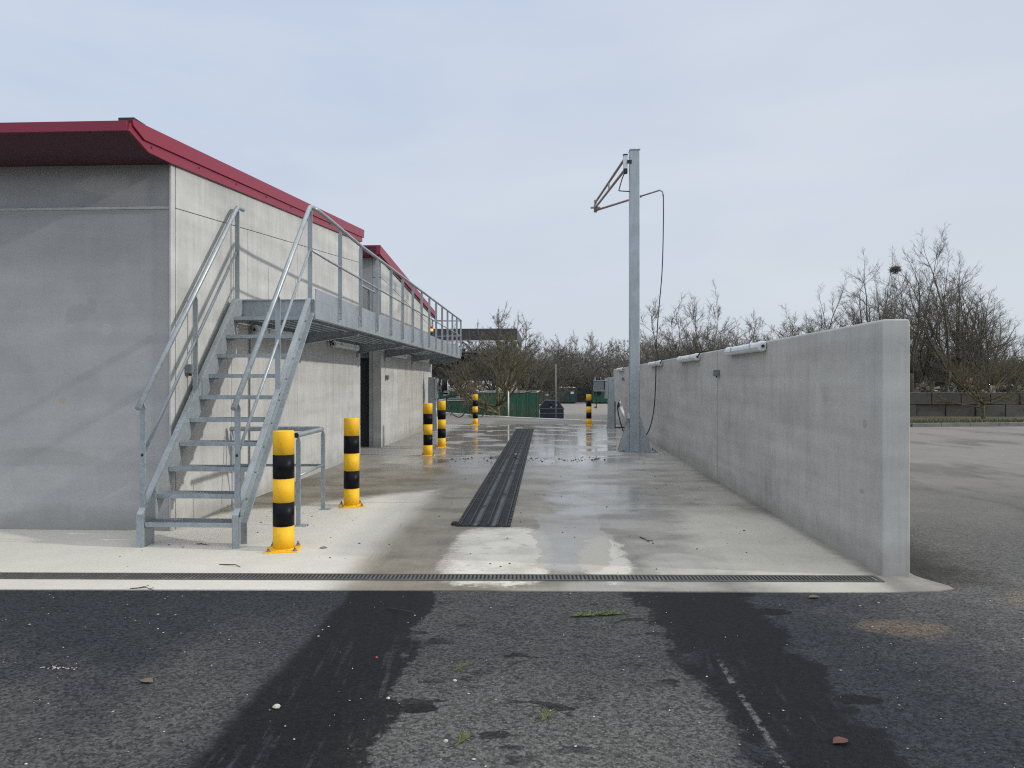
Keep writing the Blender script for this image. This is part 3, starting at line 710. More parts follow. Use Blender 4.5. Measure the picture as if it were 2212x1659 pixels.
# posts and rails
def flat_post(mb, x, y, z0, z1, w=0.056, t=0.012):
    mb.prism([(x-w/2, z0), (x+w/2, z0), (x+w/2, z1-0.05), (x+0.012, z1-0.008), (x-0.012, z1-0.008), (x-w/2, z1-0.05)], 'y', y, y+t)
XR, XL = -2.872, -3.778
for xs in (XL, XR):
    for (y, z0, z1) in ((6.50, 0.29, 1.36), (7.50, 1.40, 2.49), (8.545, 2.52, 3.68)):
        b = MB(); flat_post(b, xs, y, z0, z1)
        if z0 < 2: b.box(xs-0.034, xs+0.034, y-0.036, y+0.05, z0-0.004, z0+0.004); b.tube([(xs, y-0.018, z0+0.004), (xs, y-0.018, z0+0.016)], 0.012, 6)
        b.build('post', M['galv'], st, bevel=0.0015)
    y0, z0 = 6.42, 1.30; y1, z1 = 8.555, 3.70
    b = MB(); pts = [(xs, y0, z0), (xs, y1-0.05, z1-0.056), (xs, y1, z1-0.012), (xs, y1+0.05, z1)]
    pts += [(xs, y1+0.16, z1)] if xs == XL else [(xs, y1+0.10, z1)]
    b.tube(pts, 0.0265, 14); b.build('handrail', M['galv'], st)
    b = MB(); b.tube([(xs, 6.506, 0.87), (xs, 8.55, 3.17)], 0.0155, 10); b.build('mid_rail', M['galv'], st)
    b = MB(); b.tube([(xs-0.004, 6.497, 0.862), (xs-0.004, 6.503, 0.862)], 0.013, 10); b.build('rail_socket', M['rubber'], st)

# ------------------------------------------------------------------ walkway platform
pf = thing('walkway_platform', (-3.35, 16.0, 2.2), 'galvanised steel walkway bracketed along the building walls above the wet bay', 'walkway')
PY0, PY1 = 8.66, 23.78; PX0, PX1 = WX+0.02, -2.84
b = MB(); b.box(PX1-0.008, PX1, PY0, PY1, 2.335, 2.56)
b.box(PX1-0.07, PX1-0.008, PY0, PY1, 2.335, 2.345); b.box(PX1-0.07, PX1-0.008, PY0, PY1, 2.55, 2.56)
b.build('edge_beam', M['galv'], pf, bevel=0.002)
b = MB(); b.box(PX0, PX1-0.009, PY0-0.01, PY0, 2.335, 2.565); b.box(PX0, PX1-0.009, PY0-0.03, PY0-0.010, 2.555, 2.572)
b.build('end_beam', M['galv'], pf, bevel=0.002)
b = MB(); b.box(PX0, PX1-0.009, PY1-0.01, PY1, 2.335, 2.56)
b.build('end_beam', M['galv'], pf, bevel=0.002)
b = MB(); b.box(PX0, PX0+0.05, PY0, PY1-0.012, 2.345, 2.52); b.build('wall_beam', M['galv'], pf)
b = MB()
yy = PY0+0.03
while yy < PY1-0.03: b.box(PX0+0.052, PX1-0.072, yy, yy+0.005, 2.52, 2.552); yy += 0.034
for k in range(11):
    xx = PX0+0.06+k*0.085; b.box(xx, xx+0.004, PY0+0.02, PY1-0.02, 2.524, 2.546)
b.build('deck_grating', M['galv_dark'], pf)
b = MB(); b.box(PX1-0.014, PX1-0.006, PY0+0.03, PY1, 2.563, 2.705); b.box(PX1-0.022, PX1-0.0145, PY0+0.03, PY1, 2.695, 2.705); b.build('toe_board', M['galv'], pf)
for yb in (10.95, 14.45, 16.95, 20.45, 23.70):
    b = MB(); b.prism([(PX0, 2.15), (PX0+0.06, 2.15), (PX1-0.075, 2.28), (PX1-0.075, 2.334), (PX0, 2.334)], 'y', yb-0.008, yb+0.008)
    b.prism([(PX0+0.02, 2.142), (PX0+0.06, 2.142), (PX1-0.075, 2.272), (PX1-0.075, 2.279), (PX0+0.06, 2.149), (PX0+0.02, 2.149)], 'y', yb-0.045, yb+0.045)
    br = b.build('bracket', M['galv_dark'], pf)
    b = MB(); b.box(PX0-0.018, PX0, yb-0.07, yb+0.07, 2.06, 2.334); b.build('wall_plate', M['galv'], br)
for yp in [9.66 + 1.075*k for k in range(14)]:
    b = MB(); xs = PX1+0.016+0.012
    flat_post(b, xs-0.012, yp, 2.40, 3.62, 0.055, 0.012); ps = b.build('post', M['galv'], pf, bevel=0.0015)
    b = MB(); b.box(PX1+0.0005, PX1+0.0125, yp-0.052, yp-0.001, 2.375, 2.545); b.tube([(PX1+0.012, yp-0.028, 2.42), (PX1+0.024, yp-0.028, 2.42)], 0.011, 6); b.tube([(PX1+0.012, yp-0.028, 2.50), (PX1+0.024, yp-0.028, 2.50)], 0.011, 6)
    b.build('post_bracket', M['galv'], ps)
xr = PX1+0.016
b = MB(); b.tube([(xr-0.045, 8.66, 3.70), (xr-0.02, 8.74, 3.697), (xr, 9.2, 3.675), (xr, 10.8, 3.635), (xr, PY1, 3.61)], 0.0255, 14); b.build('top_rail', M['galv'], pf)
b = MB(); b.tube([(xr-0.03, 8.56, 3.16), (xr, 9.2, 3.13), (xr, PY1, 3.09)], 0.0155, 10); b.build('mid_rail', M['galv'], pf)
b = MB(); b.tube([(xr, PY1, 3.61), (PX0+0.03, PY1, 3.61)], 0.0255, 12); b.tube([(xr, PY1, 3.09), (PX0+0.03, PY1, 3.09)], 0.0155, 10); b.build('end_rail', M['galv'], pf)
b = MB(); flat_post(b, PX0+0.05, PY1-0.006, 2.56, 3.60); b.build('post', M['galv'], pf)
# guard rail closing the recess between the buildings
b = MB(); xg = -3.93
b.tube([(xg, 14.74, 3.61), (xg, 16.56, 3.61)], 0.0255, 12); b.build('recess_rail', M['galv'], pf)
b = MB(); b.tube([(xg, 14.74, 3.09), (xg, 16.56, 3.09)], 0.0155, 10); b.build('recess_rail', M['galv'], pf)
b = MB(); flat_post(b, xg, 15.66, 2.45, 3.60); b.build('post', M['galv'], pf)
# signal light at the far end
sg = thing('signal_light', (-3.80, 23.6, 3.12), 'small stacked signal light glowing orange at the far walkway end', 'signal light')
b = MB(); b.cyl((-3.80, 23.6), 0.05, 3.10, 3.17, 14); b.box(-3.86, -3.80, 23.585, 23.615, 3.10, 3.16); b.build('base', M['rubber'], sg)
mg = Mat('green_lens', 0.3, 0, (0.02, 0.18, 0.05)).m
mo = Mat('lit_orange_lens', 0.3, 0, (0.8, 0.25, 0.03)); mo.b.inputs['Emission Color'].default_value = (1, 0.36, 0.05, 1); mo.b.inputs['Emission Strength'].default_value = 1.6
mr = Mat('red_lens', 0.3, 0, (0.35, 0.02, 0.02)).m
for z0, mt in ((3.172, mg), (3.252, mo.m), (3.332, mr)):
    b = MB(); b.cyl((-3.80, 23.6), 0.055, z0, z0+0.072, 16); b.build('lens', mt, sg)

# ------------------------------------------------------------------ low guard rail beside the stairs
gd = thing('guard_rail', (-3.2, 8.2, 0), 'low galvanised tube guard rail on flat posts beneath the stairs', 'guard rail')
zr = 0.98
b = MB(); b.tube([(-2.655, 7.46, zr), (-2.69, 8.36, zr), (-2.70, 8.47, zr), (-2.76, 8.515, zr), (-3.82, 8.45, zr)], 0.029, 14, cap=False); b.build('top_rail', M['galv'], gd)
b = MB(); b.tube([(-2.655, 7.462, zr), (-2.655, 7.468, zr)], 0.027, 14); b.build('rail_bore', M['pit'], gd)
b = MB(); b.tube([(-2.65, 7.52, 0.54), (-2.70, 8.50, 0.54), (-3.82, 8.45, 0.54)], 0.016, 10); b.build('mid_rail', M['galv'], gd)
for (xp, yp) in ((-2.655, 7.52), (-2.70, 8.51)):
    b = MB(); flat_post(b, xp, yp, 0.014, zr-0.02, 0.05, 0.012); p_ = b.build('post', M['galv'], gd, bevel=0.001)
    b = MB(); b.box(xp-0.02, xp+0.10, yp-0.05, yp+0.06, 0.004, 0.014); b.build('foot_plate', M['galv'], p_, bevel=0.002)
b = MB(); flat_post(b, -3.80, 8.44, 0.45, zr-0.02, 0.045, 0.012); b.tube([(-3.79, 8.44, 0.9), (-3.79, 8.42, 0.9)], 0.013, 6); b.tube([(-3.79, 8.44, 0.57), (-3.79, 8.42, 0.57)], 0.013, 6); b.build('post', M['galv'], gd)

# ------------------------------------------------------------------ bollards
def make_bollard():
    r = thing('bollard', (0, 0, 0), '', 'bollard', 'striped bollards around the wash bay')
    for k in range(5):
        b = MB(); z0 = 0.012 + 0.2176*k; z1 = z0 + 0.2176
        if k < 4: prof = [(0.095, z0), (0.095, z1)]
        else: prof = [(0.095, z0), (0.095, z1-0.006), (0.091, z1), (0.02, z1+0.002)]
        if k % 2: prof = [(0.0965, z0+0.0005), (0.0965, z1-0.0005)]
        b.lathe((0, 0, 0), prof, 40)
        b.build('yellow_band' if k % 2 == 0 else 'black_band', M['yellow' if k % 2 == 0 else 'black'], r)
    rot = Matrix.Rotation(R(12), 3, 'Z')
    b = MB(); b.boxm((0, 0, 0.009), 0.145, 0.145, 0.006, rot); b.tube([(0, 0, 0.014), (0, 0, 0.026)], 0.104, 32, r2=0.094); b.build('base_plate', M['yellow'], r, bevel=0.002)
    for sx in (-1, 1):
        for sy in (-1, 1):
            p = rot @ Vector((sx*0.115, sy*0.115, 0.015))
            b = MB(); b.tube([p, p+Vector((0,0,0.018))], 0.016, 6, smooth=False); b.tube([p+Vector((0,0,0.018)), p+Vector((0,0,0.040))], 0.009, 8); b.tube([p, p+Vector((0,0,0.004))], 0.020, 14)
            b.build('bolt', M['bolt'], r)
    return r
b0 = make_bollard()
BL = [(-2.41, 6.44, 'yellow and black striped bollard beside the foot of the stairs', 0.0),
      (-2.41, 8.74, 'yellow and black striped bollard next to the low guard rail', 0.15),
      (-2.46, 14.80, 'striped bollard nearer of the close pair in front of the white canister', -0.1),
      (-2.45, 16.70, 'striped bollard right behind another one, further of a close pair', 0.1),
      (-2.54, 25.65, 'small far striped bollard alone at the back left of the bay before the green containers', 0.05),
      (1.57, 25.75, 'small far striped bollard at the back right of the bay near the reel cabinet', -0.05)]
for i, (x, y, lab, rz) in enumerate(BL):
    if i == 0: b0.location = (x, y, 0.0); b0['label'] = lab
    else: dup(b0, (x, y, 0.0), lab, rz)

# ------------------------------------------------------------------ bay wall on the right
bw = thing('bay_wall', (2.8, 17, 0), 'long grey freestanding concrete wall along the right side of the bay', 'wall')
BX0, BX1 = 2.68, 2.90
yc = [5.79, 11.24, 16.94, 22.6, 28.13]
def wall_panel(y0, y1):
    b = MB(); ch = 0.015
    b.prism([(BX0, -0.05), (BX1, -0.05), (BX1, 2.035), (BX1-ch, 2.05), (BX0+ch, 2.05), (BX0, 2.035)], 'y', y0, y1)
    b.build('panel', M['wall_bay'], bw, bevel=0.012)
for i in range(4): wall_panel(yc[i]+(0.02 if i else 0), yc[i+1]-0.02)
b = MB(); b.box(BX0+0.006, BX1-0.006, 11.1, 22.8, 0, 2.035); b.build('joint_filler', M['seal'], bw)

# ------------------------------------------------------------------ tube lamps
def make_lamp(L):
    """lamp along +Y, mounted on a wall face at x = 0 that faces -X"""
    r = thing('tube_lamp', (0, 0, 0), '', 'wall lamp', 'tubular lamps along the bay wall')
    b = MB(); prof = [(-0.005, -0.045), (-0.04, -0.06), (-0.085, -0.05), (-0.105, -0.01), (-0.10, 0.03), (-0.07, 0.055), (-0.005, 0.055)]
    b.prism(prof, 'y', -L/2+0.10, L/2-0.10); body = b.build('diffuser', M['lamp'], r, bevel=0.012, seg=3)
    for s_ in (-1, 1):
        b = MB(); b.prism([(-0.002, -0.05), (-0.045, -0.066), (-0.092, -0.055), (-0.111, -0.01), (-0.106, 0.034), (-0.072, 0.061), (-0.002, 0.061)], 'y', s_*(L/2-0.10), s_*(L/2)); b.build('end_cap', M['lamp'], r, bevel=0.014, seg=3)
        b = MB(); b.tube([(-0.05, s_*L/2, 0.0), (-0.05, s_*(L/2+0.035), 0.0)], 0.018, 10); b.build('cable_gland', M['rubber'], r)
        b = MB(); b.box(-0.112, -0.09, s_*L*0.28-0.012, s_*L*0.28+0.012, -0.02, 0.04); b.build('clip', M['alu'], r)
    return r
l0 = make_lamp(1.62)
LR = [(9.55, 'longest-looking white tube lamp high on the bay wall, nearest the wall end'),
      (13.25, 'white tube lamp on top of the bay wall, second from the wall end'),
      (17.2, 'white tube lamp on the bay wall beside the hanging black hose'),
      (21.1, 'white tube lamp on the bay wall half hidden behind the steel mast'),
      (25.1, 'white tube lamp at the far end of the bay wall above the reel cabinet')]
for i, (y, lab) in enumerate(LR):
    if i == 0: l0.location = (BX0, y, 1.985); l0['label'] = lab
    else: dup(l0, (BX0, y, 1.985), lab)
LL = [(9.98, 'white tube lamp under the walkway, seen behind the upper stair treads'),
      (13.45, 'white tube lamp under the walkway left of the dark door'),
      (18.45, 'white tube lamp under the walkway right of the dark door'),
      (22.0, 'white tube lamp under the far end of the walkway')]
for y, lab in LL:
    o = dup(l0, (WX, y, 2.235), lab, math.pi); o['group'] = 'tubular lamps under the walkway'
# cables
def cable(name, pts, r, label, mat='rubber', cat='cable', group=None, n=6):
    b = MB(); b.tube(smoothpath(pts), r, 8)
    return tag(b.build(name, M[mat], None), label, cat, group)
gaps = [(10.40, 12.40), (14.10, 16.35), (18.05, 20.25), (21.95, 24.25)]
gl = ['black cable looping between the first and second lamps on the bay wall', 'black cable looping between the second lamp and the hose on the bay wall',
      'black cable on the wall top just right of the mast', 'black cable on the far wall top behind the mast']
for (a, c), lab in zip(gaps, gl):
    P = [(BX0-0.05, a, 1.985), (BX0-0.06, a+0.10, 2.0), (BX0-0.03, a+0.18, 2.05), (BX0+0.04, a+0.45, 2.068), (BX0+0.05, (a+c)/2, 2.064), (BX0+0.04, c-0.45, 2.068), (BX0-0.03, c-0.18, 2.06), (BX0-0.06, c-0.08, 2.0), (BX0-0.05, c, 1.985)]
    cable('lamp_cable', P, 0.011, lab, group='lamp cables on the bay wall')
cable('lamp_cable', [(WX+0.05, 12.64, 2.235), (WX+0.06, 12.53, 2.26), (WX+0.09, 12.45, 2.33), (WX+0.06, 12.40, 2.30), (WX+0.05, 12.50, 2.20), (WX+0.03, 12.45, 2.33)], 0.011, 'black cable curl beside the lamp left of the dark door')
cable('down_cable', [(WX+0.02, 9.12, 2.33), (WX+0.045, 9.12, 2.22), (WX+0.02, 9.10, 2.1), (WX+0.014, 9.10, 0.02)], 0.010, 'thin grey conduit running down the wall behind the stairs', mat='greybox', cat='conduit')
cable('loose_wire', [(-3.80, 8.42, 0.95), (-3.76, 8.38, 0.80), (-3.74, 8.33, 0.4), (-3.70, 8.28, 0.02)], 0.006, 'thin wire hanging from the guard rail end post', mat='galv', cat='wire')
# junction boxes
def make_jbox():
    r = thing('junction_box', (0, 0, 0), '', 'junction box', 'small grey junction boxes on the walls')
    b = MB(); b.box(-0.075, -0.002, -0.05, 0.05, -0.05, 0.05); bx = b.build('box', M['greybox'], r, bevel=0.006)
    b = MB(); b.box(-0.083, -0.0755, -0.044, 0.044, -0.044, 0.044); b.build('lid', M['lamp'] if False else M['greybox'], bx, bevel=0.004)
    b = MB(); b.tube([(-0.04, 0, -0.05), (-0.04, 0, -0.075)], 0.014, 10); b.build('gland', M['rubber'], r)
    return r
j0 = make_jbox(); j0.location = (BX0, 11.10, 1.69); j0['label'] = 'small grey socket box near the panel joint of the bay wall'
dup(j0, (BX0, 24.3, 1.65), 'tiny grey socket box on the far bay wall left of the mast')
dup(j0, (WX, 7.50, 1.69), 'grey socket box on the pale wall beside the stair rail', math.pi)
dup(j0, (WX, 17.05, 1.66), 'dark socket box on the pale wall right of the dark door', math.pi)

# ------------------------------------------------------------------ washing mast with swing arm
ms = thing('washing_mast', (1.97, 15.86, 0), 'tall square galvanised steel mast with a swing arm by the bay wall', 'mast')
b = MB(); b.box(1.862, 2.078, 15.752, 15.968, 0.02, 6.66); b.build('column', M['galv'], ms, bevel=0.012, seg=3)
b = MB(); b.box(1.855, 2.09, 15.74, 15.98, 6.662, 6.684); b.build('cap_plate', M['galv'], ms, bevel=0.003)
b = MB(); b.prism([(1.68, 15.98), (1.66, 15.84), (1.76, 15.66), (2.44, 15.66), (2.46, 15.70), (2.46, 16.06), (2.40, 16.10), (1.74, 16.10)], 'z', 0.004, 0.022); b.build('base_plate', M['galv_dark'], ms, bevel=0.002)
for (sx, sy) in ((-1, 0), (1, 0), (0, 1)):
    b = MB()
    if sx: 
        x0 = 1.97 + sx*0.109; b.prism([(x0, 0.022), (x0+sx*0.245, 0.022), (x0+sx*0.245, 0.07), (x0+sx*0.02, 0.78), (x0, 0.78)], 'y', 15.80 , 15.812)
        b.prism([(x0, 0.022), (x0+sx*0.245, 0.022), (x0+sx*0.245, 0.07), (x0+sx*0.02, 0.78), (x0, 0.78)], 'y', 15.908, 15.92)
    else:
        b.prism([(15.969, 0.022), (16.09, 0.022), (16.09, 0.07), (15.98, 0.5), (15.969, 0.5)], 'x', 1.964, 1.976)
    b.build('gusset', M['galv'], ms, bevel=0.002)
for xx in (1.72, 2.40):
    for yy in (15.72, 16.04):
        b = MB(); b.tube([(xx, yy, 0.022), (xx, yy, 0.045)], 0.02, 6, smooth=False); b.tube([(xx, yy, 0.045), (xx, yy, 0.075)], 0.011, 8); b.build('anchor_bolt', M['bolt'], ms)
A0 = Vector((1.77, 15.88, 6.40)); A1 = Vector((1.36, 19.38, 6.36))
b = MB(); b.tube([A0+Vector((0,0,0.12)), A1+Vector((0,0,0.07))], 0.030, 10); b.tube([A0+Vector((0,0,-0.13)), A1+Vector((0,0,-0.07))], 0.030, 10)
mid = (A0+A1)/2 + Vector((0,0,0)); b.boxm(mid, 0.012, 0.09, 0.12); b.tube([A1+Vector((0,0,-0.20)), A1+Vector((0,0,0.13))], 0.045, 12)
b.boxm(A1+Vector((0,0,-0.075)), 0.13, 0.05, 0.015)
arm = b.build('swing_arm', M['brass'], ms)
A2 = Vector((2.76, 17.30, 6.18))
b = MB(); e0 = A1+Vector((0.03,-0.03,-0.15)); d_ = (A2-e0)
b.tube([e0, e0+d_*0.72], 0.028, 10); b.tube([e0+d_*0.66, e0+d_*0.74], 0.034, 10); b.tube([e0+d_*0.74, A2, A2+Vector((0.06,-0.05,-0.05)), A2+Vector((0.075,-0.07,-0.16))], 0.019, 10)
b.build('hose_arm', M['brass'], arm)
b = MB(); b.box(1.725, 1.815, 15.78, 15.90, 6.26, 6.56); hub = b.build('swivel_head', M['alu'], ms, bevel=0.01)
b = MB(); b.box(1.72, 1.82, 15.775, 15.905, 6.562, 6.585); b.box(1.735, 1.815, 15.79, 15.89, 6.17, 6.255); b.box(1.80, 1.90, 15.735, 15.75, 6.36, 6.44); b.build('swivel_mount', M['rubber'], hub)
b = MB(); b.tube(smoothpath([(1.75, 15.84, 6.17), (1.70, 15.84, 6.05), (1.64, 15.84, 5.84), (1.63, 15.84, 5.80), (1.66, 15.84, 5.785), (1.86, 15.84, 5.77)]), 0.012, 8); b.build('supply_hose', M['rubber'], ms)
b = MB(); b.tube([(1.67, 15.80, 1.0), (1.785, 15.70, 0.66)], 0.046, 16); b.build('lance_holder', M['alu'], ms)
b = MB(); b.box(1.80, 1.862, 15.76, 15.80, 0.74, 0.86); b.build('holder_bracket', M['alu'], ms)
hose = [A2+Vector((0.075,-0.07,-0.14)), (2.835, 17.22, 5.4), (2.80, 17.2, 4.2), (2.66, 16.95, 3.0), (2.615, 16.9, 2.2), (2.58, 16.8, 1.4), (2.50, 16.6, 0.82), (2.34, 16.3, 0.42), (2.12, 16.15, 0.20), (1.92, 16.14, 0.19), (1.76, 16.1, 0.42), (1.65, 15.95, 0.75), (1.60, 15.85, 0.98), (1.63, 15.83, 1.10), (1.665, 15.805, 1.06)]
cable('washing_hose', hose, 0.0125, 'long black hose hanging from the swing arm and looping behind the mast foot', cat='hose')
ln = thing('spray_lance', (1.65, 15.80, 1.0), 'black spray gun stuck in the metal holder on the mast', 'spray gun')
b = MB(); b.tube([(1.665, 15.805, 1.0), (1.65, 15.82, 1.14)], 0.022, 10); b.build('barrel', M['alu'], ln)
b = MB(); b.prism([(1.60, 0.97), (1.645, 0.99), (1.665, 1.13), (1.635, 1.16)], 'y', 15.80, 15.84); b.build('grip', M['rubber'], ln, bevel=0.006)

# ------------------------------------------------------------------ hose reel cabinets
def reel(parent, c, r0, w):
    c = Vector(c)
    for s_ in (-1, 1):
        b = MB(); b.tube([c+Vector((s_*w/2-0.006*s_, 0, 0)), c+Vector((s_*w/2+0.006*s_, 0, 0))], r0, 28); b.build('flange', M['alu'], parent)
    b = MB()
    for k in range(4):
        xo = (k-1.5)*w*0.22
        b.tube([c+Vector((xo, r0*0.82*math.cos(t), r0*0.82*math.sin(t))) for t in np.linspace(0, 2*math.pi, 25)], w*0.11, 8)
    b.build('wound_hose', M['rubber'], parent)
    b = MB(); b.tube([c-Vector((w/2+0.05, 0, 0)), c+Vector((w/2+0.05, 0, 0))], 0.035, 12); b.build('axle', M['galv_dark'], parent)
lc = thing('reel_cabinet', (-3.58, 22.4, 0), 'grey steel post with hose reel at the far corner of the left building', 'hose reel')
b = MB(); b.prism([(-3.70, 0.0), (-3.49, 0.0), (-3.50, 1.70), (-3.70, 1.70)], 'y', 22.28, 22.50); b.build('post', M['galv_dark'], lc, bevel=0.006)
b = MB(); b.box(-3.489, -3.40, 22.24, 22.54, 1.02, 1.66); b.build('box', M['galv'], lc, bevel=0.008)
b = MB(); b.box(-3.399, -3.20, 22.36, 22.46, 1.30, 1.40); b.prism([(-3.22, 1.10), (-3.05, 1.14), (-3.02, 1.22), (-3.20, 1.45)], 'y', 22.30, 22.33); b.build('arm', M['galv_dark'], lc)
b = MB(); b.tube([(-3.44, 22.27, 0.02), (-3.44, 22.27, 1.02)], 0.022, 8); b.build('conduit', M['galv'], lc)
rl = MB(); rl.box(-3.30, -3.06, 22.30, 22.54, 1.16, 1.20); rr_ = rl.build('reel_cradle', M['rubber'], lc)
reel(rr_, (-3.18, 22.42, 1.42), 0.21, 0.20)
cable('reel_hose', [(-3.58, 22.4, 1.70), (-3.58, 22.4, 1.85), (-3.47, 22.4, 2.0), (-3.33, 22.4, 2.05), (-3.16, 22.4, 1.95), (-3.06, 22.4, 1.75), (-3.05, 22.4, 1.5)], 0.02, 'black hose arching over the left reel post', cat='hose')
cable('reel_hose', [(-3.05, 22.38, 1.30), (-3.12, 22.35, 1.05), (-3.10, 22.34, 0.85), (-2.98, 22.33, 0.60), (-2.82, 22.33, 0.46), (-2.66, 22.33, 0.45), (-2.52, 22.33, 0.62), (-2.47, 22.33, 0.85), (-2.53, 22.33, 1.04), (-2.70, 22.33, 1.13), (-2.95, 22.33, 1.10), (-3.10, 22.33, 1.02)], 0.016, 'black hose hanging in a big loop from the left reel', cat='hose')
rc = thing('reel_cabinet', (2.16, 23.6, 0), 'tapered grey steel post with boxed hose reel at the far end of the bay wall', 'hose reel')
b = MB(); b.prism([(2.02, 0.0), (2.28, 0.0), (2.27, 1.70), (2.065, 1.70), (2.065, 0.35)], 'y', 23.48, 23.74); b.build('post', M['galv'], rc, bevel=0.006)
b = MB(); b.box(1.96, 2.06, 23.46, 23.72, 1.0, 1.66); b.build('back_plate', M['galv'], rc, bevel=0.004)
b = MB(); b.box(1.59, 1.92, 23.40, 23.78, 1.27, 1.58); bx = b.build('reel_box', M['greybox'], rc, bevel=0.006)
b = MB(); b.box(1.585, 1.99, 23.38, 23.80, 1.585, 1.60); b.box(1.60, 1.96, 23.40, 23.78, 1.245, 1.265); b.build('lid', M['alu'], bx)
b = MB()
for k in range(4):
    xo = 1.66 + k*0.045; b.tube([(xo, 23.59 + 0.16*math.cos(t), 1.55 + 0.155*math.sin(t)) for t in np.linspace(0, math.pi, 14)], 0.019, 8)
b.build('wound_hose', M['rubber'], bx)
for xo in (1.635, 1.82):
    b = MB(); b.tube([(xo, 23.59, 1.55), (xo+0.012, 23.59, 1.55)], 0.165, 24); b.build('flange', M['alu'], bx)
b = MB(); b.prism([(1.60, 1.24), (1.66, 1.24), (1.645, 1.06), (1.63, 1.02)], 'y', 23.5, 23.53); b.prism([(1.67, 1.245), (1.86, 1.245), (1.82, 1.12), (1.72, 1.06)], 'y', 23.5, 23.6); b.build('guide', M['rubber'], bx)
cable('reel_hose', [(2.15, 23.6, 1.70), (2.14, 23.6, 1.82), (2.06, 23.58, 1.97), (1.90, 23.55, 2.06), (1.75, 23.5, 2.03), (1.62, 23.45, 1.88), (1.56, 23.42, 1.65), (1.555, 23.42, 1.45)], 0.02, 'black hose arching over the right reel box', cat='hose')
nz = thing('spray_lance', (1.68, 23.5, 0.6), 'short lance with red nozzle dangling below the right reel box', 'spray gun')
b = MB(); b.tube([(1.665, 23.52, 1.10), (1.675, 23.52, 0.95)], 0.012, 8); b.tube([(1.675, 23.52, 0.95), (1.68, 23.52, 0.68)], 0.016, 8); b.build('wand', M['rubber'], nz)
b = MB(); b.tube([(1.60, 23.52, 0.735), (1.68, 23.52, 0.69)], 0.020, 8); b.build('nozzle', M['redcap'], nz)
cable('floor_pipe', [(2.30, 23.6, 0.9), (2.30, 23.6, 0.10), (2.34, 23.6, 0.05), (2.66, 23.6, 0.05)], 0.02, 'black pipe from the right reel post to the wall', cat='pipe')

# white canister
cn = thing('canister', (-3.58, 22.9, 0), 'white plastic canister with red cap behind the close pair of bollards', 'canister')
b = MB(); b.prism([(-3.66, 0.004), (-3.50, 0.004), (-3.50, 0.36), (-3.535, 0.42), (-3.625, 0.42), (-3.66, 0.36)], 'y', 22.80, 23.02); b.build('body', M['white'], cn, bevel=0.03, seg=3)
b = MB(); b.tube([(-3.58, 22.91, 0.42), (-3.58, 22.91, 0.455)], 0.03, 14); b.build('neck', M['white'], cn)
b = MB(); b.tube([(-3.58, 22.91, 0.455), (-3.58, 22.91, 0.525)], 0.045, 16); b.build('cap', M['redcap'], cn)
b = MB(); b.tube(smoothpath([(-3.58, 22.83, 0.41), (-3.58, 22.83, 0.48), (-3.58, 22.87, 0.50), (-3.58, 22.89, 0.46)]), 0.014, 8); b.build('handle', M['white'], cn)

# ------------------------------------------------------------------ lower yard: containers, heap, canopy
YB = -1.5
def skip(name, x0, x1, y0, y1, ztop_, mat, label, ribs=5, rim=True, diag=False, cat='container', group=None, load=False, sign=None, dark=None):
    r = thing(name, ((x0+x1)/2, (y0+y1)/2, YB), label, cat, group)
    t = 0.06
    b = MB()
    b.box(x0, x1, y0, y0+t, YB+0.18, ztop_); b.box(x0, x1, y1-t, y1, YB+0.18, ztop_)
    b.box(x0, x0+t, y0+t, y1-t, YB+0.18, ztop_); b.box(x1-t, x1, y0+t, y1-t, YB+0.18, ztop_); b.box(x0+t, x1-t, y0+t, y1-t, YB+0.18, YB+0.24)
    for k in range(ribs+1):
        xx = x0 + (x1-x0)*k/ribs
        b.box(xx-0.05, xx+0.05, y0-0.07, y0-0.001, YB+0.2, ztop_-0.02)
    n2 = max(2, int((y1-y0)/0.9))
    for k in range(n2+1):
        yy = y0 + (y1-y0)*k/n2
        b.box(x1+0.001, x1+0.07, yy-0.05, yy+0.05, YB+0.2, ztop_-0.02); b.box(x0-0.07, x0-0.001, yy-0.05, yy+0.05, YB+0.2, ztop_-0.02)
    if diag:
        h = ztop_-YB-0.3; cxm = (x0+x1)/2
        for s_ in (-1, 1):
            b.prism([(cxm+s_*0.12, ztop_-0.25), (cxm+s_*0.22, ztop_-0.25), (cxm+s_*0.52, YB+0.2), (cxm+s_*0.42, YB+0.2)], 'y', y0-0.11, y0-0.072)
    b.build('body', mat, r)
    b = MB(); b.box(x0+0.1, x0+0.3, y0, y1, YB, YB+0.178); b.box(x1-0.3, x1-0.1, y0, y1, YB, YB+0.178); b.build('skids', M['rubber'], r)
    if rim:
        b = MB()
        for (a, c, d, e) in ((x0-0.06, x1+0.06, y0-0.08, y0+0.08), (x0-0.06, x1+0.06, y1-0.08, y1+0.08), (x0-0.06, x0+0.08, y0+0.081, y1-0.081), (x1-0.08, x1+0.06, y0+0.081, y1-0.081)):
            b.box(a, c, d, e, ztop_-0.02+0.0205, ztop_+0.06)
        b.build('rim', M['rim'] if rim is True else M[rim], r, bevel=0.01)
    if sign:
        sx, sz, sw, sh = sign
        b = MB(); b.box(sx, sx+sw, y0-0.14, y0-0.115, sz, sz+sh); sg_ = b.build('notice', M['white'], r)
        b = MB(); b.box(sx+sw*0.18, sx+sw*0.82, y0-0.1435, y0-0.1405, sz+sh*0.42, sz+sh*0.58); b.build('print_line', M['greybox'], sg_)
    return r
skip('green_container', -4.31, -0.51, 46.0, 52.0, 0.86, M['green'], 'large green ribbed container with a pale rim right behind the central tree', 6)
skip('open_skip', -7.56, -5.46, 50.0, 56.0, 0.22, M['green'], 'low open green skip left of the lone back left bollard', 3, diag=True)
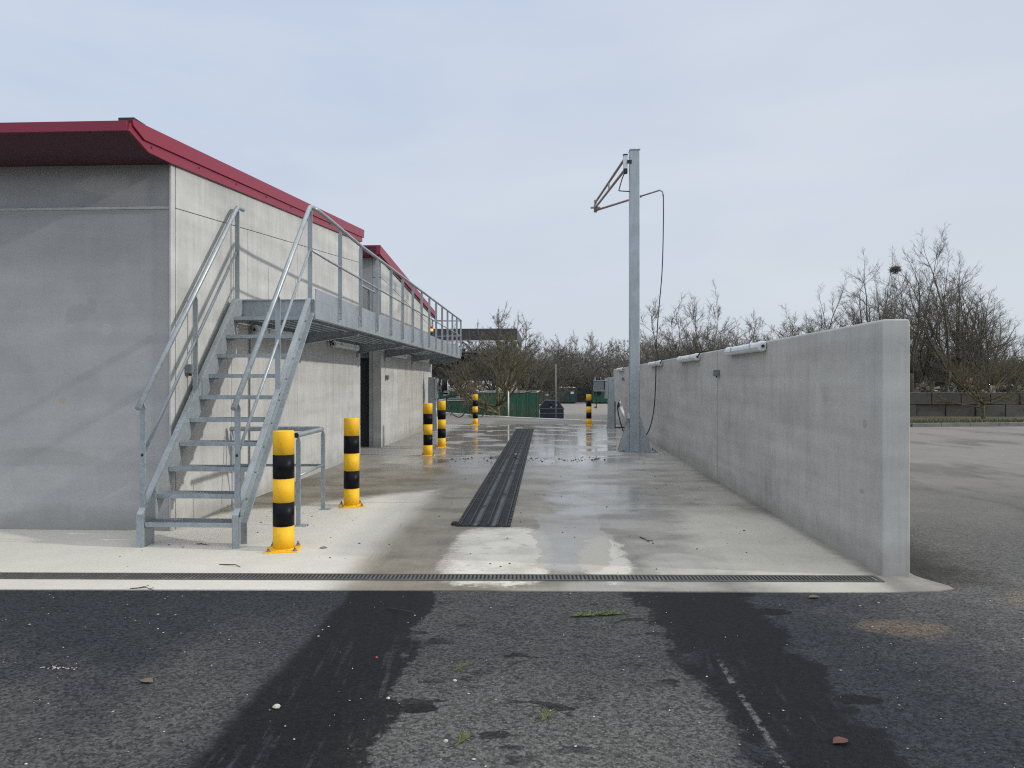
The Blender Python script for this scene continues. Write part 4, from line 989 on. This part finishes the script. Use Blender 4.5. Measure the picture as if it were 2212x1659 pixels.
skip('green_container', -9.75, -8.25, 62.0, 68.0, 0.62, M['green'], 'plain green container partly hidden behind the left hose reel', 3, rim='green')
skip('green_container', -2.26, -0.84, 62.0, 67.0, 1.05, M['green'], 'green container showing just above the large ribbed one', 3, rim='green')
skip('hooklift_skip', -0.18, 1.98, 100.0, 106.0, 0.0, M['olive'], 'faded olive skip with a white notice behind the dark bottle bank', 3, rim='olive', diag=True, sign=(0.02, -0.35, 0.42, 0.28))
skip('hooklift_skip', 2.06, 4.32, 100.0, 106.0, 0.66, M['rustgreen'], 'tall rust-patched green skip with a white notice in the far yard', 3, rim='rustgreen', diag=True, sign=(3.55, -0.12, 0.42, 0.30))
skip('hooklift_skip', 6.66, 9.5, 100.0, 106.0, 0.34, M['green'], 'far green skip seen between the back right bollard and the reel post', 3, rim='green', diag=True)
# chips of rubbish on the rust skip
def chips(mb, n, fx, size, flat=0.6):
    for _ in range(n):
        c = Vector(fx()); s_ = size*rng.uniform(0.35, 1.0)
        rot = Matrix.Rotation(rng.uniform(0, 6.3), 3, 'Z') @ Matrix.Rotation(rng.gauss(0, flat), 3, 'X') @ Matrix.Rotation(rng.gauss(0, flat), 3, 'Y')
        a, b_ = s_*rng.uniform(0.5, 1.0), s_*rng.uniform(0.3, 0.8); k = rng.uniform(-0.3, 0.3)*s_
        vs = [rot @ Vector(p) + c for p in ((-a, -b_, 0), (0, -b_*1.1, k), (a, -b_, 0), (a, b_, 0), (0, b_*0.9, k), (-a, b_, 0))]
        mb.add(vs, [(0, 1, 4, 5), (1, 2, 3, 4)])
b = MB(); chips(b, 120, lambda: (rng.uniform(2.1, 4.25), rng.uniform(100.1, 103), 0.68 + abs(rng.gauss(0, 0.06))), 0.22)
tag(b.build('loose_waste', M['rubbish'], None), 'pale loose waste topping the rust-patched skip', 'waste', kind='stuff')
b = MB()
def heap_pt():
    while True:
        x = rng.uniform(-11, -2.6); y = rng.uniform(67, 77)
        u = (x+6.3)/4.3; w = (y-72)/4.8
        h = max(0.0, 1 - u*u*u*u*0.9 - w*w)
        if h > 0.02: return (x, y, YB + 0.05 + 2.9*h**0.7 * rng.uniform(0.92, 1.03) + rng.gauss(0, 0.05))
chips(b, 7000, heap_pt, 0.24, 0.8)
hb_ = MB()
NX, NY = 26, 20; vs = []
for i in range(NX+1):
    for j in range(NY+1):
        x = -11 + 8.4*i/NX; y = 67 + 10*j/NY; u = (x+6.3)/4.3; w = (y-72)/4.8
        vs.append((x, y, YB + 2.8*max(0.0, 1-u*u*u*u*0.9-w*w)**0.7))
b.add(vs, [(i*(NY+1)+j, (i+1)*(NY+1)+j, (i+1)*(NY+1)+j+1, i*(NY+1)+j+1) for i in range(NX) for j in range(NY)])
tag(b.build('rubbish_heap', M['rubbish'], None), 'pale heap of loose rubbish behind the open green skip', 'rubbish heap', kind='stuff')
# concrete blocks of the storage bays
def block(mb, x0, x1, y0, y1, z0, z1):
    c = 0.02; mb.box(x0+c, x1-c, y0+c, y1-c, z0, z1-0.015)
def block_row(name, x0, x1, y, z0, rows, bl_, bh, depth, mat, label, group=None):
    r = thing(name, ((x0+x1)/2, y, z0), label, 'block wall', group)
    for k in range(rows):
        x = x0 - (bl_/2 if k % 2 else 0); 
        while x < x1:
            a, c = max(x, x0), min(x+bl_, x1)
            if c - a > 0.15:
                b = MB(); dy_ = rng.uniform(-0.04, 0.04); block(b, a, c, y+dy_, y+depth+dy_, z0+k*bh, z0+(k+1)*bh)
                o = b.build('block', mat, r, bevel=0.02)
            x += bl_
    return r
block_row('block_wall', -0.6, 10.0, 108.0, YB, 4, 1.6, 0.56, 0.6, M['blockfar'], 'dark wall of stacked concrete blocks behind the far skips')
block_row('block_wall', 6.0, 30.0, 30.6, 0.08, 2, 1.2, 0.52, 0.6, M['block'], 'weathered wall of stacked concrete blocks behind the grass verge on the right')
b = MB(); b.box(-8.65, -8.0, 65.8, 66.5, YB, 0.95); tag(b.build('concrete_block', M['rim'], None, bevel=0.03), 'pale upright concrete block at the left edge of the rubbish heap', 'block')
# drum with yellow lid
dm = thing('waste_bin', (-0.72, 98.3, YB), 'grey brown bin with a yellow lid left of the faded olive skip', 'bin')
b = MB(); b.box(-1.05, -0.39, 98, 98.7, YB, 0.10); b.build('body', M['block'], dm, bevel=0.05)
b = MB(); b.box(-1.09, -0.35, 97.95, 98.75, 0.105, 0.36); b.build('lid', M['yellow'], dm, bevel=0.06)
# bottle bank
bk = thing('bottle_bank', (0.45, 58.8, YB), 'dark blue bottle bank with sloping grey lid behind the white kerb', 'recycling container')
b = MB(); b.prism([(-0.45, YB), (1.50, YB), (1.50, -0.62), (-0.45, -0.62)], 'y', 58, 59.6); b.build('body', M['bank'], bk, bevel=0.04)
b = MB(); b.prism([(-0.47, -0.615), (1.52, -0.615), (1.05, 0.0), (0.02, 0.0)], 'y', 57.97, 59.63); b.build('hood', M['bank'], bk, bevel=0.02)
b = MB(); b.prism([(-0.62, -0.63), (-0.50, -0.63), (0.0, 0.02), (0.9, 0.02), (0.9, 0.05), (-0.02, 0.05)], 'y', 57.95, 59.65); lid = b.build('lid', M['banktop'], bk, bevel=0.01)
b = MB(); rt = Matrix.Rotation(R(-52), 3, 'Y'); b.boxm((-0.36, 58.7, -0.33), 0.20, 0.35, 0.012, rt); b.build('slot', M['pit'], lid)
b = MB(); b.box(-0.48, 1.53, 57.94, 57.968, -0.67, -0.60); b.box(-0.46, 1.51, 57.955, 57.998, -1.06, -1.0); b.build('ledge', M['banktop'], bk)
b = MB(); b.tube([(0.42, 57.93, -0.33), (0.42, 57.965, -0.33)], 0.11, 16); b.build('drop_hole', M['pit'], bk)
b = MB(); b.box(0.42, 0.50, 57.94, 57.966, -0.55, -0.46); b.box(0.88, 0.96, 57.94, 57.966, -0.40, -0.29); b.build('sticker', M['white'], bk)
# canopy
cp = thing('yard_canopy', (-12, 78, YB), 'dark flat canopy on grey columns rising behind the central tree', 'canopy')
b = MB(); b.box(-24, -3.0, 75.0, 75.25, 5.95, 7.20); b.box(-24, -3.0, 75.25, 90, 7.0, 7.18); b.box(-3.2, -3.0, 75.25, 90, 5.95, 7.0); b.build('roof', M['steelblack'], cp)
b = MB(); b.box(-24, -3.0, 74.96, 75.22, 5.84, 5.945); b.build('trim', M['whitetrim'], cp)
b = MB(); b.box(-3.60, -3.0, 75.3, 75.9, YB, 5.94); b.build('column', M['lattice'], cp)
b = MB(); b.box(-20.6, -20.0, 75.3, 75.9, YB, 5.94); b.build('column', M['lattice'], cp)
b = MB()
b.tube([(-20, 75.6, 4.75), (-3.6, 75.6, 4.75)], 0.08, 6); 
for k in range(8):
    x = -20 + 2.05*k; b.tube([(x, 75.6, 4.75), (x+1.02, 75.6, 5.8)], 0.06, 5); b.tube([(x+1.02, 75.6, 5.8), (x+2.05, 75.6, 4.75)], 0.06, 5)
b.build('truss', M['lattice'], cp)
b = MB()
for k in range(5): b.box(-23, -3.7, 89.0, 89.2, 3.9+0.3*k, 4.05+0.3*k)
b.build('rear_slats', M['lattice'], cp)
# thin poles by the kerb
b = MB(); b.tube([(0.43, 29.3, -0.1), (0.43, 29.3, 2.27)], 0.028, 10); tag(b.build('thin_pole', M['lattice'], None), 'tall thin grey pole standing at the kerb in front of the bottle bank', 'pole')
b = MB(); b.tube([(-1.62, 31.2, -0.2), (-1.62, 31.2, 1.13)], 0.03, 8); tag(b.build('white_rod', M['white'], None), 'thin white stake at the kerb in front of the large green container', 'rod')  # plain thin white upright in front of the container
# mixed scrap above the right block wall
b = MB(); chips(b, 1500, lambda: (rng.uniform(13, 24), rng.uniform(33.2, 36.0), 0.75 + abs(rng.gauss(0, 0.30))), 0.20, 0.9)
b.box(12, 26, 33.5, 36.5, -1.5, 0.80)
tag(b.build('scrap_heap', M['scrap'], None), 'long low heap of mixed scrap behind the weathered block wall on the right', 'scrap heap', kind='stuff')

# ------------------------------------------------------------------ trees
def grow(seed, H, style):
    """returns (trunk mesh builder, crown mesh builder)"""
    r = random.Random(seed); T, Cb = MB(), MB()
    S = dict(tall=dict(fork=0.26, limbs=4, spread=0.40, len=0.66, kids=15, twigs=11, trunk=0.0135, minr=0.0054),
             spread=dict(fork=0.15, limbs=8, spread=1.12, len=0.66, kids=13, twigs=11, trunk=0.022, minr=0.0062),
             small=dict(fork=0.20, limbs=10, spread=1.15, len=0.70, kids=14, twigs=10, trunk=0.017, minr=0.0055),
             poplar=dict(fork=0.20, limbs=6, spread=0.34, len=0.72, kids=17, twigs=11, trunk=0.012, minr=0.010),
             far=dict(fork=0.33, limbs=8, spread=0.85, len=0.60, kids=14, twigs=9, trunk=0.014, minr=0.0115, lift=0.02))[style]
    up = Vector((0, 0, 1))
    def path(p, d, L, n, wob, lift):
        pts = [p.copy()]; d = d.normalized()
        for i in range(n):
            d = (d + Vector((r.gauss(0, wob), r.gauss(0, wob), r.gauss(0, wob*0.6))) + up*min(lift, S.get('lift', 1))).normalized()
            p = p + d*(L/n); pts.append(p.copy())
        return pts, d
    def side(d, ang):
        a = Vector((r.gauss(0, 1), r.gauss(0, 1), r.gauss(0, 1))); a = (a - d*a.dot(d))
        if a.length < 1e-4: a = d.orthogonal()
        return (d*math.cos(ang) + a.normalized()*math.sin(ang)).normalized()
    def twig(p, d, L, rad, lv):
        pts, _ = path(p, d, L, 3, 0.16, 0.07)
        Cb.tube(pts, rad, 3, cap=False, r2=rad*0.45, smooth=False)
        if lv > 0:
            for _ in range(r.randint(2, 4)):
                t = r.uniform(0.25, 0.95); i = min(2, int(t*3)); q = pts[i].lerp(pts[i+1], t*3-i)
                twig(q, side((pts[i+1]-pts[i]).normalized(), r.uniform(0.4, 0.9)), L*r.uniform(0.4, 0.7), max(S['minr']*0.7, rad*0.65), lv-1)
    def branch(p, d, L, rad, lv):
        n = 5; pts, _ = path(p, d, L, n, 0.13, 0.05)
        Cb.tube(pts, rad, 4 if rad < 0.03 else 6, cap=False, r2=max(S['minr'], rad*0.35))
        for k in range(S['twigs']):
            t = r.uniform(0.18, 1.0); i = min(n-1, int(t*n)); q = pts[i].lerp(pts[i+1], t*n-i)
            twig(q, side((pts[i+1]-pts[i]).normalized(), r.uniform(0.35, 0.85)), L*r.uniform(0.22, 0.42)*(1.2-0.5*t), max(S['minr'], rad*0.35), 1)
        twig(pts[-1], pts[-1]-pts[-2], L*0.3, max(S['minr'], rad*0.35), 1)
    r0 = H*S['trunk']
    tr, td = path(Vector((0, 0, 0)), Vector((r.gauss(0, .04), r.gauss(0, .04), 1)), H*S['fork'], 5, 0.035, 0.1)
    T.tube(tr, [r0*1.35] + [r0*(1.0-0.05*i) for i in range(1, 6)], 10)
    a0 = r.uniform(0, 6.3)
    for k in range(S['limbs']):
        a = a0 + 2*math.pi*k/S['limbs'] + r.gauss(0, 0.3); sp_ = S['spread']*r.uniform(0.5, 1.15) if k else S['spread']*0.15
        d = Vector((math.cos(a)*math.sin(sp_), math.sin(a)*math.sin(sp_), math.cos(sp_)))
        if style in ('spread', 'small') and k > 4: d = Vector((math.cos(a)*0.95, math.sin(a)*0.95, 0.12))
        L = H*S['len']*r.uniform(0.72, 1.08)*(1.15 if k == 0 else 1.0)
        start = tr[-1] if k < 3 else tr[-1-r.randint(0, 2)]
        n = 9; pts, _ = path(start, d, L, n, 0.09, 0.06)
        rr = r0*r.uniform(0.45, 0.66)
        T.tube(pts, rr, 7, r2=max(S['minr'], rr*0.18))
        for q_ in range(S['kids']):
            t = r.uniform(0.15, 1.0); i = min(n-1, int(t*n)); q = pts[i].lerp(pts[i+1], t*n-i)
            branch(q, side((pts[i+1]-pts[i]).normalized(), r.uniform(0.45, 1.05)), L*r.uniform(0.22, 0.46)*(1.25-0.80*t), max(S['minr']*1.4, rr*(1-0.75*t)*0.5), 1)
        branch(pts[-1], pts[-1]-pts[-2], L*0.22, max(S['minr'], rr*0.18), 1)
    return T, Cb
def make_tree(seed, H, style, loc, label, barkmat, twigmat, rotz=0, group=None, extra=None):
    t = thing('bare_tree', (0, 0, 0), label, 'tree', group)
    T, Cb = grow(seed, H, style)
    zmax = max(v[2] for v in Cb.v); k = H/zmax
    for mb in (T, Cb): mb.v = [(v[0]*k, v[1]*k, v[2]*k) for v in mb.v]
    if extra: extra(T, Cb)
    T.build('trunk', barkmat, t); Cb.build('crown', twigmat, t)
    t.location = loc; t.rotation_euler = (0, 0, rotz)
    return t
def nest(cx, cy, cz, rad):
    def f(T, Cb):
        for _ in range(150):
            p = Vector((rng.gauss(0, 1), rng.gauss(0, 1), rng.gauss(0, 0.7))).normalized()*rad*rng.uniform(0.3, 1)
            d = Vector((rng.gauss(0, 1), rng.gauss(0, 1), rng.gauss(0, 0.5))).normalized()*rad*0.6
            c = Vector((cx, cy, cz)); Cb.tube([c+p-d, c+p+d], 0.009, 3, cap=False, smooth=False)
    return f
# central mossy tree on the bank
make_tree(11, 5.6, 'spread', (-2.15, 32.3, -0.35), 'mossy spreading bare tree in the centre, in front of the large green container', M['moss'], M['mosstwig'], 0.6)
# right-hand group behind the verge
TR = [(21, 8.5, 'tall', (15.8, 31.5, 0.08), 'tall bare tree with a dark nest, nearest the end of the bay wall', nest(-0.62, 0.1, 6.35, 0.20)),
      (22, 8.5, 'tall', (17.35, 31.9, 0.08), 'tall slender bare tree right of the tree with the nest', None),
      (24, 7.9, 'tall', (20.4, 34.6, 0.0), 'broad bare tree near the right picture edge with a rounded lower crown', None)]
proto = {}
for sd, H, stl, loc, lab, ex in TR:
    proto[sd] = make_tree(sd, H, stl, loc, lab, M['bark'], M['twig'], 0, 'tall bare trees behind the verge', ex)
make_tree(31, 3.9, 'small', (17.35, 29.0, 0.08), 'small low spreading bare tree on the grass verge in front of the block wall', M['moss'], M['mosstwig'])
def put(src, loc, H, H0, label, rot, group='tall bare trees behind the verge', sx=1.0):
    k = H/H0; o = dup(src, loc, label, rot, (k*sx, k*sx, k)); o['group'] = group; return o
put(proto[22], (17.1, 38, -0.2), 8.7, 8.5, 'bare tree standing just behind the nest tree on the left side', 2.1)
put(proto[24], (19.0, 45.5, -1.2), 9.2, 7.9, 'bare tree rising beyond the end of the bay wall, lower than the nest tree', 1.0)
put(proto[22], (17.2, 45, -1.2), 9.5, 8.5, 'slim bare tree left of the tall right group, above the bay wall', 4.0)
put(proto[22], (22.6, 38.0, -0.5), 8.1, 8.5, 'bare tree behind the broad one at the right picture edge', 0.7)
put(proto[24], (23.2, 33.5, 0.0), 6.0, 7.9, 'lower bare tree cut off by the right picture edge', 5.0)
for x_, y_, h_, src_, h0_, rz_, sx_, lab_ in (
    (19.0, 36.5, 8.6, 24, 7.9, 3.3, 1.0, 'tall rounded bare tree behind the two slender trunks, right group'),
    (21.2, 37.0, 8.3, 22, 8.5, 2.2, 1.2, 'bare tree filling the gap before the right picture edge'),
    (18.3, 41.0, 9.6, 24, 7.9, 5.0, 0.9, 'taller bare tree behind the low spreading verge tree'),
    (16.9, 35.2, 7.7, 24, 7.9, 0.4, 0.8, 'bare tree with crown just over the end of the bay wall'),
    (22.8, 41.5, 8.2, 24, 7.9, 1.7, 1.1, 'wide bare tree deep behind the right picture edge'),
    (20.1, 33.6, 6.4, 22, 8.5, 5.6, 1.2, 'shorter bare tree close behind the block wall, right of the verge tree')):
    put(proto[src_], (x_, y_, -0.2), h_, h0_, lab_, rz_, sx=sx_)
pop = make_tree(41, 11.0, 'poplar', (12.5, 55, YB), 'upright bare tree with a tall feathery top right of the mast', M['bark'], M['fartwig'], 0, 'bare trees over the bay wall')
put(pop, (10.6, 56, YB), 10.2, 11, 'upright bare tree just right of the hanging hose, darker and bushier', 2.0, 'bare trees over the bay wall', 1.5)
put(pop, (13.8, 58, YB), 9.4, 11, 'bare tree to the right of the feathery-topped one above the bay wall', 3.9, 'bare trees over the bay wall', 1.4)
put(pop, (16.9, 60, YB), 8.6, 11, 'lowest bare tree above the middle of the bay wall', 1.2, 'bare trees over the bay wall', 2.3)
put(pop, (16.6, 50, YB), 8.5, 11, 'small upright bare tree above the nearest wall lamp', 5.1, 'bare trees over the bay wall', 1.8)
for px_, yy_, hh_, rz_, lab_ in ((11.6, 64, 8.2, 0.4, 'bare tree crown low behind the feathery-topped tree, left side'), (15.3, 62, 7.6, 3.3, 'short bare tree crown in the dip of the trees above the bay wall'),
    (19.2, 60, 7.6, 2.6, 'low bushy bare tree above the bay wall, left of the slim one'), (21.5, 62, 8.6, 4.4, 'bushy bare tree behind the slim one above the bay wall'),
    (8.6, 64, 7.9, 5.5, 'low bare tree directly right of the mast'), (24.5, 58, 9.3, 0.9, 'bushy bare tree behind the end of the bay wall')):
    put(pop, (px_, yy_, YB), hh_, 11, lab_, rz_, 'bare trees over the bay wall', 2.1)
cen = make_tree(51, 8.9, 'far', (-4.3, 54, YB), 'bare tree rising over the dark canopy, left behind the central tree', M['bark'], M['twig'], 0, 'bare trees behind the central tree')
put(cen, (-1.2, 52, YB), 8.3, 8.9, 'rounded bare tree right of the canopy column', 2.2, 'bare trees behind the central tree')
put(cen, (-7.2, 60, YB), 8.2, 8.9, 'thin bare tree behind the end of the walkway railing', 4.0, 'bare trees behind the central tree')
put(cen, (-3.0, 58, YB), 8.9, 8.9, 'rounded bare tree in the middle of the trees behind the canopy column', 3.1, 'bare trees behind the central tree', 1.2)
put(cen, (0.7, 60, YB), 7.3, 8.9, 'low bare tree behind the thin pole', 1.1, 'bare trees behind the central tree')
# distant tree line
fars = [make_tree(60+i, 9.0, 'far', (0, 0, 0), '', M['bark'], M['fartwig'], 0, 'distant bare tree line') for i in range(3)]
spots = []
xx = -46.0
while xx < 74:
    for row, (yy, hh) in enumerate(((110, 9.8), (119, 11.0), (130, 12.0))):
        spots.append((xx + rng.uniform(-1.6, 1.6) + row*1.3, yy + rng.uniform(-3, 3), hh*rng.uniform(0.82, 1.12)))
    xx += 3.3
for i, (x, y, h) in enumerate(spots):
    lab = 'bare tree in the distant line behind the lower yard'
    if i < 3:
        o = fars[i]; o.location = (x, y, YB); o.scale = (h/9.0*1.15, h/9.0*1.15, h/9.0); o['label'] = lab
    else:
        o = dup(fars[i % 3], (x, y, YB), lab, rng.uniform(0, 6.28), (h/9.0*1.15, h/9.0*1.15, h/9.0))
# undergrowth
def thicket(name, n, fx, hgt, rad, mat, label):
    b = MB(); r = random.Random(5)
    for _ in range(n):
        x, y, z = fx(r); h = hgt*r.uniform(0.4, 1.0)*0.9; a = r.uniform(0, 6.3); l = r.uniform(0.05, 0.45)*h
        p = Vector((x, y, z)); e = p + Vector((math.cos(a)*l, math.sin(a)*l, h)); m_ = p.lerp(e, 0.5) + Vector((0, 0, h*0.08))
        b.tube([p, m_, e], rad*r.uniform(0.6, 1.3), 3, cap=False, smooth=False)
        for _k in range(3):
            q = p.lerp(e, r.uniform(0.3, 0.9)); a2 = r.uniform(0, 6.3); s_ = h*r.uniform(0.15, 0.35)
            b.tube([q, q + Vector((math.cos(a2)*s_*0.8, math.sin(a2)*s_*0.8, s_*0.7))], rad*0.7, 3, cap=False, smooth=False)
    return tag(b.build(name, mat, None), label, 'undergrowth', kind='stuff')
thicket('undergrowth', 12000, lambda r: (r.uniform(-48, 78), r.uniform(108.8, 134), YB), 6.0, 0.035, M['fartwig'], 'dense brown leafless undergrowth below the distant trees')
def right_strip(r):
    y = r.uniform(36, 54); return (y*r.uniform(0.47, 0.72), y, -1.2)
thicket('undergrowth', 6000, right_strip, 4.6, 0.013, M['twig'], 'tangled leafless undergrowth behind the right block wall')
def wall_strip(r):
    y = r.uniform(48, 66); return (y*r.uniform(0.10, 0.50), y, YB)
thicket('undergrowth', 3000, wall_strip, 4.4, 0.014, M['fartwig'], 'low leafless scrub just showing over the bay wall')
thicket('undergrowth', 150, lambda r: (r.uniform(-6.5, -0.2), r.uniform(32.2, 35), -0.9), 1.9, 0.008, M['mosstwig'], 'thin leafless scrub around the foot of the central tree')
thicket('undergrowth', 5200, lambda r: (r.uniform(-24, -3.4), r.uniform(80, 98), YB), 8.2, 0.024, M['fartwig'], 'brown leafless scrub behind the rubbish heap and canopy')

# ------------------------------------------------------------------ small things on the ground
def leaf(name, x, y, L, rot, mat, label, z=0.0, curl=0.35):
    b = MB(); n = 6; vs = []; 
    for i in range(n+1):
        t = i/n; w = L*0.32*math.sin(math.pi*min(1, t*0.96+0.02))*(1+0.35*math.sin(t*19)); zz = L*curl*0.25*(1-(2*t-1)**2)
        for s_ in (-1, 0, 1): vs.append(((t-0.5)*L, s_*w, 0.003 + zz + abs(s_)*L*0.05))
    fs = []
    for i in range(n):
        for k in range(2): fs.append((i*3+k, (i+1)*3+k, (i+1)*3+k+1, i*3+k+1))
    rt = Matrix.Rotation(rot, 3, 'Z'); b.add([rt @ Vector(v) + Vector((x, y, z)) for v in vs], fs, True)
    return tag(b.build(name, mat, None), label, 'leaf')
leaf('fallen_leaf', 1.27, 3.12, 0.085, 0.4, M['leaf'], 'red brown fallen leaf on the wet track at the lower right', -0.004)
leaf('fallen_leaf', -2.06, 3.58, 0.085, -0.3, M['leafpale'], 'pale brown curled leaf on the asphalt at the lower left', -0.004)
leaf('fallen_leaf', 1.93, 5.20, 0.09, 0.2, M['leafpale'], 'tan leaf on the asphalt just below the right part of the drain', -0.004)
leaf('fallen_leaf', -2.06, 6.51, 0.07, 0.1, M['clod'], 'dark leaf on the pale concrete right of the nearest bollard', 0.004)
def twigthing(P, rad, label, forks=2, mat='twigdark', z=0.006):
    b = MB(); P = [Vector((p[0], p[1], z + (p[2] if len(p) > 2 else 0))) for p in P]
    b.tube(P, rad, 5, r2=rad*0.5)
    for k in range(forks):
        i = rng.randint(0, len(P)-2); q = P[i].lerp(P[i+1], 0.5); d = (P[i+1]-P[i]); d = Vector((d.x-d.y*rng.choice((-0.8, 0.8)), d.y+d.x*rng.choice((-0.8, 0.8)), 0.01))
        b.tube([q, q+d*0.5], rad*0.6, 4)
    return tag(b.build('fallen_twig', M[mat], None), label, 'twig')
twigthing([(-1.07, 4.80), (-0.97, 4.745, 0.01), (-0.88, 4.72)], 0.004, 'thin dark twig on the wet left wheel track', 0)
twigthing([(-3.10, 5.17), (-2.98, 5.165, 0.012), (-2.90, 5.13)], 0.004, 'forked twig lying on the pale strip left of the drain', 2)
twigthing([(-2.75, 5.88), (-2.6, 5.85, 0.01), (-2.54, 5.81)], 0.005, 'straight twig on the pale concrete below the stairs', 0)
twigthing([(0.94, 7.12), (0.97, 7.0, 0.01), (1.0, 6.9)], 0.006, 'bent twig on the damp concrete right of the grating', 1)
twigthing([(-3.32, 6.62), (-3.26, 6.60, 0.006), (-3.18, 6.58)], 0.005, 'short forked twig on the concrete under the lowest tread', 1)
def sprig(P, rad, n, label):
    b = MB(); P = [Vector((p[0], p[1], 0.006)) for p in P]; b.tube(P, rad, 5, r2=rad*0.5)
    for k in range(n):
        t = rng.uniform(0, 1)*(len(P)-1); i = min(len(P)-2, int(t)); q = P[i].lerp(P[i+1], t-i); d = (P[i+1]-P[i]).normalized()
        a = rng.choice((-1, 1))*rng.uniform(0.3, 0.8); d = Matrix.Rotation(a, 3, 'Z') @ d
        b.tube([q, q + d*rng.uniform(0.02, 0.06) + Vector((0, 0, rng.uniform(0, 0.02)))], rad*0.6, 3, cap=False)
    return tag(b.build('conifer_sprig', M['sprig'], None), label, 'sprig')
sprig([(0.17, 4.70), (0.27, 4.715), (0.38, 4.75), (0.51, 4.765)], 0.007, 60, 'long green conifer sprig on the asphalt below the drain')
sprig([(-0.02, 3.24), (0.0, 3.28), (0.02, 3.33)], 0.004, 16, 'small green sprig on the asphalt, right of the middle')
sprig([(-0.385, 3.00), (-0.36, 3.04), (-0.345, 3.08)], 0.004, 16, 'small green sprig on the asphalt, lowest in the picture')
sprig([(-0.49, 3.78), (-0.47, 3.81), (-0.455, 3.84)], 0.003, 10, 'tiny yellowish sprig among the drip stains')
def stone(x, y, s_, mat, label, z=-0.004, name='white_stone', cat='stone'):
    b = MB(); pr = [(s_*0.8, 0), (s_*1.0, s_*0.3), (s_*0.75, s_*0.75), (s_*0.25, s_*0.95)]
    b.lathe((x, y, z), pr, 9); b.v = [(x+(v[0]-x)*(1+rng.uniform(-.25, .25)), y+(v[1]-y)*(0.8+rng.uniform(-.25, .25)), v[2]) for v in b.v]
    b.sm = [False]*len(b.sm)
    return tag(b.build(name, mat, None), label, cat)
stone(-1.28, 3.33, 0.018, M['stone'], 'largest white stone, lying on the wet left wheel track')
stone(-0.43, 3.05, 0.011, M['stone'], 'white stone left of the lowest green sprig')
stone(-0.77, 3.45, 0.010, M['stone'], 'white stone at the right border of the wet left track')
stone(-0.47, 3.67, 0.010, M['stone'], 'white stone among drip stains below the tiny sprig')
stone(-0.95, 3.96, 0.008, M['redcap'], 'tiny red fragment on the wet left wheel track', name='red_fragment', cat='fragment')
stone(-0.97, 7.63, 0.045, M['clod'], 'dark clod of mud at the near left corner of the floor grating', 0.004, 'mud_clod', 'mud')
stone(-0.60, 14.3, 0.03, M['clod'], 'dark clod of mud on the floor grating, halfway down', 0.02, 'mud_clod', 'mud')
for (x, y, lab) in ((-1.12, 14.6, 'white scrap on the floor left of the grating, halfway down'), (-0.62, 14.9, 'white scrap lying on the floor grating')):
    stone(x, y, 0.028, M['litter'], lab, 0.02, 'white_scrap', 'scrap')
# scattered specks nobody would count
b = MB()
def speck(x, y, s_, z):
    rt = Matrix.Rotation(rng.uniform(0, 6.3), 3, 'Z'); a, c = s_, s_*rng.uniform(0.3, 0.8)
    vs = [rt @ Vector(p) + Vector((x, y, z)) for p in ((-a, -c*0.6, 0.002), (a*0.2, -c, 0.002), (a, 0, 0.002), (a*0.3, c, 0.002), (-a*0.7, c*0.6, 0.002), (0, 0, 0.002+s_*0.5))]
    b.add(vs, [(0, 1, 5), (1, 2, 5), (2, 3, 5), (3, 4, 5), (4, 0, 5)])
for _ in range(330):
    y = 2.3 + 3.0*rng.random()**0.8; x = rng.uniform(-3.4, 3.8)*(y/4.2); speck(x, y, 0.003 + 0.007*rng.random()**3, -0.003)
for _ in range(120): speck(rng.uniform(3.2, 14), rng.uniform(5.4, 20), 0.006 + 0.014*rng.random()**2, -0.003)
for _ in range(30): speck(-2.64 + rng.gauss(0, 0.04), 3.73 + rng.gauss(0, 0.012), 0.006, -0.003)
tag(b.build('pale_specks', M['litter'], None), 'pale specks and crumbs scattered over the asphalt', 'specks', kind='stuff')
b = MB()
for _ in range(260):
    y = rng.uniform(5.75, 15); x = rng.uniform(-3.8, 2.6); speck(x, y, 0.005 + 0.012*rng.random()**2, 0.005)
for _ in range(110): speck(rng.uniform(-1.9, 1.2), 14.2 + rng.gauss(0, 0.25), 0.012 + 0.03*rng.random()**2, 0.005)
tag(b.build('dark_crumbs', M['clod'], None), 'dark crumbs of mud and bark scattered over the concrete', 'crumbs', kind='stuff')
